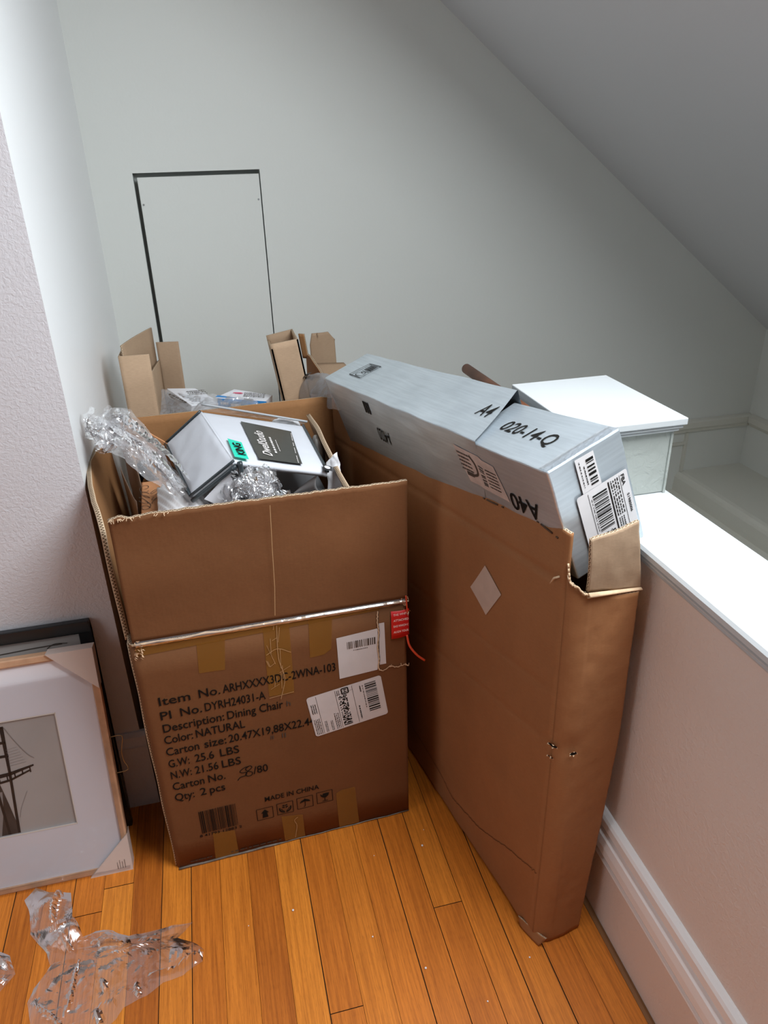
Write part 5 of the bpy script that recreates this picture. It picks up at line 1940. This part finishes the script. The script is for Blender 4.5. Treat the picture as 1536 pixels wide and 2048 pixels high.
bb, bfr = slab('blue_white_box', 'small white box with a blue side right of the flat white box', 'box', M['white_card'],
               [(0.000, 1.905, 0.806), (0.128, 1.880, 0.792), (0.150, 1.930, 0.790), (0.052, 1.965, 0.806)], 0.040)
m_ = MB()
e0, e1 = V((0.000, 1.905, 0.806)), V((0.128, 1.880, 0.792))
BF = Fr(e0 + V((0, 0, -0.040)), e1 - e0, (0, 0, 1))
rect(m_, BF, 0.002, 0.002, 0.128, 0.038, 0.0022)
m_.build('blue_side', M['blue'], bb, merge=0)
m_ = MB()
poly(m_, bfr, [(-0.001, 0.001), (0.060, 0.001), (0.020, 0.012), (0.004, 0.014)], 0.001)
m_.build('blue_corner', M['blue'], bb, merge=0)
m_ = MB()
scribble_lines(m_, BF, 0.010, 0.018, 0.030, 0.034, 1, 64, 0.003)
scribble_lines(m_, BF, 0.036, 0.014, 0.062, 0.032, 1, 65, 0.003)
m_.build('blue_side_print', M['white_ink'], bb, merge=0)
m_ = MB()
poly(m_, bfr, [(0.040, 0.037), (0.060, 0.036), (0.068, 0.040), (0.060, 0.045), (0.042, 0.042)], 0.001)
m_.build('pink_mark', M['pink_ink'], bb, merge=0)
m_ = MB()
scribble_lines(m_, bfr, 0.070, 0.016, 0.125, 0.050, 4, 63, 0.001)
m_.build('small_print', M['ink_soft'], bb, merge=0)
# clear film around them
m_ = MB()
crumple(m_, lambda u, v: bilerp((-0.145, 1.800, 0.780), (0.110, 1.790, 0.775), (0.100, 1.890, 0.802), (-0.145, 1.960, 0.822), u, v), 60, 26, 0.008, 26, 3, (0, -0.4, 1))
tag(m_.build('plastic_film', M['film_thick'], None, False), 'clear plastic film bunched round the two white boxes', 'plastic film')

# grey-labelled clear bag between back flap and silver box
m_ = MB()
def Pbg(u, v):
    th = math.pi * (0.02 + 0.96 * v)
    x = -1 + 2 * u
    c_ = V((0.278 + 0.052 * x, 1.765 - 0.155 * x, 0.800 + 0.018 * x))
    rx, rz = 0.040 * math.sqrt(max(0.02, 1 - 0.75 * x * x)), 0.075 * math.sqrt(max(0.02, 1 - 0.8 * x * x))
    return c_ + V((-math.cos(th) * rx, 0.0, math.sin(th) * rz))
def crumple_soft(mb, P, nu, nv, amp, s, seed):
    def Q(u, v):
        p = V(P(u, v))
        return p + V((nz(p, s, seed), nz(p, s, seed + 9), ridged(p, s * 0.8, seed))) * amp
    mb.sheet(Q, nu, nv)
crumple_soft(m_, Pbg, 50, 36, 0.006, 24, 7)
tag(m_.build('poly_bag', M['film_thick'], None, False), 'puffed clear poly bag with black print between the open carton and the silver box', 'bag')
pbag = bpy.data.objects['poly_bag']
m_ = MB()
for u0, u1, v0, v1 in ((0.22, 0.30, 0.30, 0.44), (0.14, 0.20, 0.12, 0.24)):
    m_.sheet(lambda u, v: V(Pbg(u0 + (u1 - u0) * u, v0 + (v1 - v0) * v)) + V((-0.004, -0.002, 0.009)), 5, 5)
m_.build('bag_print', M['black'], pbag)

# brown tube lying on the half wall beyond the post
m_ = MB()
n_ = 28
t0, t1 = V((0.655, 1.81, 0.8475)), V((0.668, 1.27, 0.8475))
ax = (t1 - t0).normalized()
sx_ = ax.cross(V((0, 0, 1))).normalized()
uz = sx_.cross(ax)
ring = lambda c_, r_: [c_ + (sx_ * math.cos(6.28318 * i / n_) + uz * math.sin(6.28318 * i / n_)) * r_ for i in range(n_)]
o0, o1, i0, i1 = ring(t0, 0.0130), ring(t1, 0.0130), ring(t0, 0.0112), ring(t1, 0.0112)
for i in range(n_):
    j = (i + 1) % n_
    m_.face([o0[i], o0[j], o1[j], o1[i]])
    m_.face([i0[j], i0[i], i1[i], i1[j]])
    m_.face([o0[j], o0[i], i0[i], i0[j]])
    m_.face([o1[i], o1[j], i1[j], i1[i]])
tag(m_.build('cardboard_tube', M['tube'], None, True), 'dark brown open tube showing behind the far edge of the silver box', 'tube')

# ================================================================== PICTURE FRAMES
fa = math.atan2(0.112, 0.50)
PO = V((-0.303, 1.190, 0.0))
PV = V((0, math.sin(fa), math.cos(fa)))
PF = Fr(PO, (1, 0, 0), PV)          # normal points to the room
FWd, FHt = 0.414, 0.512
pic = thing('framed_print', 'pale wood frame with white mat and black-and-white bridge photo, leaning by the carton', 'picture frame', (-0.51, 1.20, 0))
D3 = 0.022
def pbox(mb, a0, b0, a1, b1, h0, h1, mi=0):
    mb.hexa([PF.at(a0, b0, h0), PF.at(a1, b0, h0), PF.at(a1, b1, h0), PF.at(a0, b1, h0),
             PF.at(a0, b0, h1), PF.at(a1, b0, h1), PF.at(a1, b1, h1), PF.at(a0, b1, h1)], mi)
m_ = MB()
fw = 0.012
pbox(m_, -FWd, 0, 0, fw, -D3, 0.0)
pbox(m_, -FWd, FHt - fw, 0, FHt, -D3, 0.0)
pbox(m_, -FWd, fw, -FWd + fw, FHt - fw, -D3, 0.0)
pbox(m_, -fw, fw, 0, FHt - fw, -D3, 0.0)
bevel(m_.build('wood_frame', M['frame_wood'], pic), 0.0025, 3)
m_ = MB()
pbox(m_, -FWd + 0.006, 0.006, -0.006, FHt - 0.006, -D3 + 0.004, -0.012)
m_.build('backing', M['corner_card'], pic)
mx0, mx1, mz0, mz1 = -0.322, -0.091, 0.127, 0.385
m_ = MB()
for a0, b0, a1, b1 in ((-FWd + fw, fw, -fw, mz0), (-FWd + fw, mz1, -fw, FHt - fw), (-FWd + fw, mz0, mx0, mz1), (mx1, mz0, -fw, mz1)):
    pbox(m_, a0, b0, a1, b1, -0.012, -0.0065)
m_.build('mat_board', M['mat_board'], pic)
m_ = MB()
for a0, b0, a1, b1 in ((mx0, mz0, mx1, mz0 + 0.0028), (mx0, mz1 - 0.0022, mx1, mz1), (mx1 - 0.0016, mz0, mx1, mz1), (mx0, mz0, mx0 + 0.0016, mz1)):
    rect(m_, PF, a0, b0, a1, b1, -0.0060)
m_.build('mat_bevel', M['bevel'], pic, merge=0)
m_ = MB()
rect(m_, PF, mx0, mz0, mx1, mz1, -0.0110)
ph = m_.build('photo_print', M['photo_sky'], pic, merge=0)
hp = -0.0104
m_ = MB()
for sgn in (1,):
    for x0, x1, x2 in ((-0.196, -0.1985, -0.2055), (-0.232, -0.2305, -0.2235)):
        w0, w1 = 0.0075, 0.0052
        poly(m_, PF, [(x2 - 0.0026, mz0 + 0.003), (x2 + 0.0026, mz0 + 0.003), (x1 + w1 / 2, 0.27), (x0 + w0 / 2, 0.372), (x0 - w0 / 2, 0.372), (x1 - w1 / 2, 0.27)], hp)
for z in (0.372, 0.34, 0.31):
    rect(m_, PF, -0.234, z - 0.006, -0.194, z, hp)
poly(m_, PF, [(-0.318, 0.252), (-0.20, 0.262), (-0.152, 0.275), (-0.152, 0.279), (-0.20, 0.270), (-0.318, 0.262)], hp)
poly(m_, PF, [(-0.318, 0.236), (-0.20, 0.250), (-0.158, 0.266), (-0.160, 0.269), (-0.20, 0.255), (-0.318, 0.242)], hp)
for i in range(8):
    x = -0.16 - 0.015 * i
    z0 = 0.266 - 0.014 * max(0, i - 0.5) * 0.25
    stroke(m_, PF, [(x, z0 - 0.004), (x, z0 + 0.008)], 0.0024, hp)
m_.build('bridge_tower', M['photo_ink'], ph, merge=0)
m_ = MB()
stroke(m_, PF, spline([(-0.192, 0.370), (-0.178, 0.338), (-0.160, 0.305), (-0.148, 0.292)], 6), 0.0014, hp + 0.0001)
m_.build('bridge_cable', M['photo_mid'], ph, merge=0)
m_ = MB()
stroke(m_, PF, spline([(-0.236, 0.370), (-0.258, 0.330), (-0.285, 0.295), (-0.318, 0.272)], 6), 0.0016, hp + 0.0001)
for i in range(7):
    z = 0.320 - 0.006 * i
    stroke(m_, PF, [(-0.196, z), (-0.176 + 0.002 * i, z + 0.003)], 0.0005, hp + 0.0001)
stroke(m_, PF, spline([(-0.198, 0.165), (-0.192, 0.185), (-0.180, 0.21), (-0.174, 0.222)], 5), 0.0009, hp + 0.0001)
m_.build('bridge_cable', M['photo_mid'], ph, merge=0)
m_ = MB()
poly(m_, PF, [(mx0 + 0.002, mz0 + 0.003), (-0.205, mz0 + 0.003), (-0.207, 0.16), (-0.213, 0.20), (-0.219, 0.235), (-0.224, 0.262), (-0.262, 0.255), (-0.29, 0.18), (mx0 + 0.002, 0.165)], hp - 0.0002)
m_.build('dark_cliff', M['photo_dark'], ph, merge=0)
m_ = MB()
stroke(m_, PF, [(-0.245, mz0 + 0.004), (-0.231, 0.19), (-0.226, 0.23)], 0.012, hp - 0.00012)
stroke(m_, PF, [(-0.272, mz0 + 0.004), (-0.255, 0.19)], 0.006, hp - 0.00012)
m_.build('pale_slope', M['photo_mid'], ph, merge=0)
# card corner protectors
for (cx, cz_, su, sv, nm) in ((0.0, FHt, -1, -1, 'top'), (0.0, 0.0, -1, 1, 'bottom'), (-FWd, FHt, 1, -1, 'tl'), (-FWd, 0.0, 1, 1, 'bl')):
    m_ = MB()
    e = 0.0022
    A1 = (cx - su * e, cz_ - sv * e)
    B1 = (cx + su * 0.086, cz_ - sv * e)
    C1 = (cx - su * e, cz_ + sv * 0.086)
    for h in (0.0055, -D3 - 0.0015):
        m_.face([PF.at(*A1, h), PF.at(*B1, h), PF.at(*C1, h)])
    for p, q in ((A1, B1), (A1, C1)):
        m_.face([PF.at(*p, 0.0055), PF.at(*q, 0.0055), PF.at(*q, -D3 - 0.0015), PF.at(*p, -D3 - 0.0015)])
    m_.face([PF.at(*B1, 0.0055), PF.at(*C1, 0.0055), PF.at(*C1, 0.0005), PF.at(*B1, 0.0005)])
    co = m_.build('corner_protector', M['corner_card'], pic)
    if nm == 'bottom':
        m_ = MB()
        for k in range(4):
            scribble_lines(m_, PF, -0.028 + 0.005 * k, 0.008, -0.0255 + 0.005 * k, 0.024 + 0.004 * (k % 2), 1, 70 + k, 0.0062, 0, True)
        m_.build('corner_print', M['ink_soft'], co, merge=0)
# clear wrap over the glass with a few creases
m_ = MB()
def Pwr(u, v):
    a = -FWd + 0.002 + (FWd - 0.004) * u
    b_ = 0.004 + (FHt - 0.05) * v
    h = 0.0018 + 0.0026 * abs(nz((a, b_, 0), 26, 3)) * max(0, 1 - b_ / 0.16) + (0.006 * max(0, 1 - b_ / 0.02))
    return PF.at(a, b_, h)
m_.sheet(Pwr, 70, 80)
m_.build('clear_wrap', film_mat('frame_wrap', 0.45, 0.0, 0.06), pic, False)
# wire hanger at the right edge
m_ = MB()
wp = [(-0.004, 0.303), (0.018, 0.304), (0.024, 0.298), (0.020, 0.280), (0.017, 0.262), (0.019, 0.243), (0.024, 0.230), (0.021, 0.221), (-0.004, 0.219)]
m_.tube([PF.at(a, b_, -0.018) for a, b_ in spline(wp, 5)], 0.0011, 6)
m_.build('wire_hanger', M['wire'], pic, True)

# black frame behind
fb2 = math.atan2(0.052, 0.532)
K2 = Fr((-0.309, 1.304, 0.0), (1, 0, 0), (0, math.sin(fb2), math.cos(fb2)))
blk = thing('framed_picture', 'black picture frame leaning on the wall behind the pale wood frame', 'picture frame', (-0.56, 1.31, 0))
FW2, FH2 = 0.50, 0.532
def kbox(mb, a0, b0, a1, b1, h0, h1):
    mb.hexa([K2.at(a0, b0, h0), K2.at(a1, b0, h0), K2.at(a1, b1, h0), K2.at(a0, b1, h0),
             K2.at(a0, b0, h1), K2.at(a1, b0, h1), K2.at(a1, b1, h1), K2.at(a0, b1, h1)])
m_ = MB()
f2 = 0.024
kbox(m_, -FW2, 0, 0, f2, -0.016, 0.0)
kbox(m_, -FW2, FH2 - f2, 0, FH2, -0.016, 0.0)
kbox(m_, -FW2, f2, -FW2 + f2, FH2 - f2, -0.016, 0.0)
kbox(m_, -f2, f2, 0, FH2 - f2, -0.016, 0.0)
bevel(m_.build('moulding', M['frame_black'], blk), 0.002, 2)
m_ = MB()
kbox(m_, -FW2 + 0.01, 0.01, -0.01, FH2 - 0.01, -0.014, -0.008)
m_.build('picture_panel', plain('grey_backing', (0.42, 0.39, 0.37), 0.5), blk)
m_ = MB()
stroke(m_, K2, spline([(-0.30, FH2 - 0.046), (-0.20, FH2 - 0.050), (-0.12, FH2 - 0.047), (-0.06, FH2 - 0.046)], 6), 0.0022, -0.0070)
stroke(m_, K2, spline([(-0.09, FH2 - 0.052), (-0.075, FH2 - 0.044), (-0.050, FH2 - 0.046)], 6), 0.0016, -0.0068)
m_.build('paper_tear', M['ink_soft'], blk, merge=0)

# ================================================================== FILM ON THE FLOOR
def floor_film(name, label, c_, bnd, hmap, ridges, seed, nr=30, amp=0.004, mt='film'):
    """sheet lying on the floor, outlined by bnd, with soft humps and sharp standing folds"""
    mb = MB()
    pts = []
    B_ = [V(p) for p in bnd]
    for i, p in enumerate(B_):
        q = B_[(i + 1) % len(B_)]
        m1 = max(2, int((q - p).length / 0.006))
        pts += [p + (q - p) * k / m1 for k in range(m1)]
    n = len(pts)
    c_ = V(c_)
    g = []
    for i in range(nr + 1):
        f = i / nr
        row = []
        for p in pts:
            x = c_ + (p - c_) * f
            w3 = V((x.x, x.y, 0))
            h = 0.0018
            for (hx, hy, hr, hh) in hmap:
                dd = math.hypot(x.x - hx, x.y - hy) / hr
                h += hh * math.exp(-dd * dd)
            for (ax_, ay_, bx_, by_, wd_, hh) in ridges:
                a_, b_ = V((ax_, ay_)), V((bx_, by_))
                t = max(0.0, min(1.0, (x - a_).dot(b_ - a_) / (b_ - a_).length_squared))
                q = a_ + (b_ - a_) * t
                dd = (x - q).length + 0.0012 * nz(w3, 120, seed)
                h = max(h, hh * (1 - dd / wd_) * (0.6 + 0.4 * math.sin(3.14 * t)))
            e = min(1.0, (1 - f) * 6 + 0.1)
            h += amp * e * (1.2 * cells(w3, 16, seed) + 0.5 * cells(w3, 45, seed + 2))
            row.append(V((x.x + 0.004 * nz(w3, 30, seed + 4), x.y + 0.004 * nz(w3, 30, seed + 8), max(0.0015, h))))
        g.append(row)
    for i in range(nr):
        for j in range(n):
            k = (j + 1) % n
            mb.face([g[i][j], g[i + 1][j], g[i + 1][k], g[i][k]])
    return tag(mb.build(name, M[mt], None, False), label, 'plastic film')


floor_film('plastic_film', 'large sheet of clear plastic film lying on the oak floor before the wood frame', (-0.405, 1.025),
           [(-0.515, 1.165), (-0.497, 1.190), (-0.470, 1.170), (-0.424, 1.158), (-0.432, 1.120), (-0.402, 1.078), (-0.386, 1.045), (-0.364, 1.055), (-0.330, 1.048), (-0.300, 1.026), (-0.255, 1.016),
            (-0.177, 1.026), (-0.205, 0.998), (-0.156, 0.962), (-0.160, 0.940), (-0.195, 0.920), (-0.232, 0.918), (-0.262, 0.900), (-0.300, 0.890), (-0.312, 0.872), (-0.345, 0.856), (-0.400, 0.862),
            (-0.458, 0.900), (-0.470, 0.940), (-0.465, 0.969), (-0.440, 1.005), (-0.450, 1.030), (-0.490, 1.080), (-0.498, 1.120)],
           [(-0.413, 1.060, 0.030, 0.022), (-0.465, 1.135, 0.030, 0.012), (-0.19, 0.965, 0.025, 0.008), (-0.32, 0.98, 0.05, 0.004)],
           [(-0.250, 0.936, -0.205, 0.938, 0.007, 0.016), (-0.205, 0.938, -0.160, 0.953, 0.009, 0.022), (-0.336, 0.999, -0.262, 1.000, 0.005, 0.010),
            (-0.367, 1.031, -0.315, 1.015, 0.009, 0.018), (-0.495, 1.203, -0.446, 1.172, 0.010, 0.018), (-0.446, 1.172, -0.451, 1.105, 0.012, 0.024),
            (-0.447, 1.080, -0.400, 1.073, 0.012, 0.032), (-0.430, 1.06, -0.408, 1.03, 0.012, 0.030), (-0.342, 0.948, -0.333, 0.928, 0.007, 0.012),
            (-0.282, 0.922, -0.276, 0.905, 0.007, 0.012), (-0.348, 0.894, -0.338, 0.872, 0.008, 0.014), (-0.39, 1.0, -0.40, 0.90, 0.006, 0.008), (-0.45, 0.93, -0.41, 0.89, 0.006, 0.010)],
           4.0, 52)
floor_film('plastic_film', 'small clear film scrap on the floor left of the large film sheet', (-0.560, 1.010),
           [(-0.640, 1.08), (-0.600, 1.085), (-0.575, 1.105), (-0.540, 1.060), (-0.520, 1.045), (-0.503, 1.005), (-0.525, 0.975), (-0.580, 0.955), (-0.64, 0.97)],
           [(-0.55, 1.02, 0.03, 0.006)], [(-0.491, 1.066, -0.489, 1.04, 0.006, 0.010), (-0.532, 1.035, -0.515, 1.022, 0.009, 0.018), (-0.54, 1.0, -0.52, 0.99, 0.008, 0.014)], 9.0, 26)

# small pale flecks of foam on the floor
for i, (x, y) in enumerate(((0.207, 1.083), (0.163, 0.905), (0.315, 1.08), (0.33, 1.12), (0.335, 0.735), (0.245, 0.82), (-0.07, 0.99), (0.44, 0.79), (0.02, 1.0), (0.39, 0.68))):
    mb = MB()
    r_ = 0.0011 + 0.0006 * ((i * 7) % 3)
    ball_film(mb, (x, y, r_ * 0.8), (r_, r_ * 1.1, r_ * 0.8), 8, 6, 0.1, 300, i)
    o = mb.build('foam_crumb', M['foam'], None, True)
    tag(o, 'tiny white foam crumb lying on the oak floor', 'crumb', 'foam crumbs scattered on the floor')
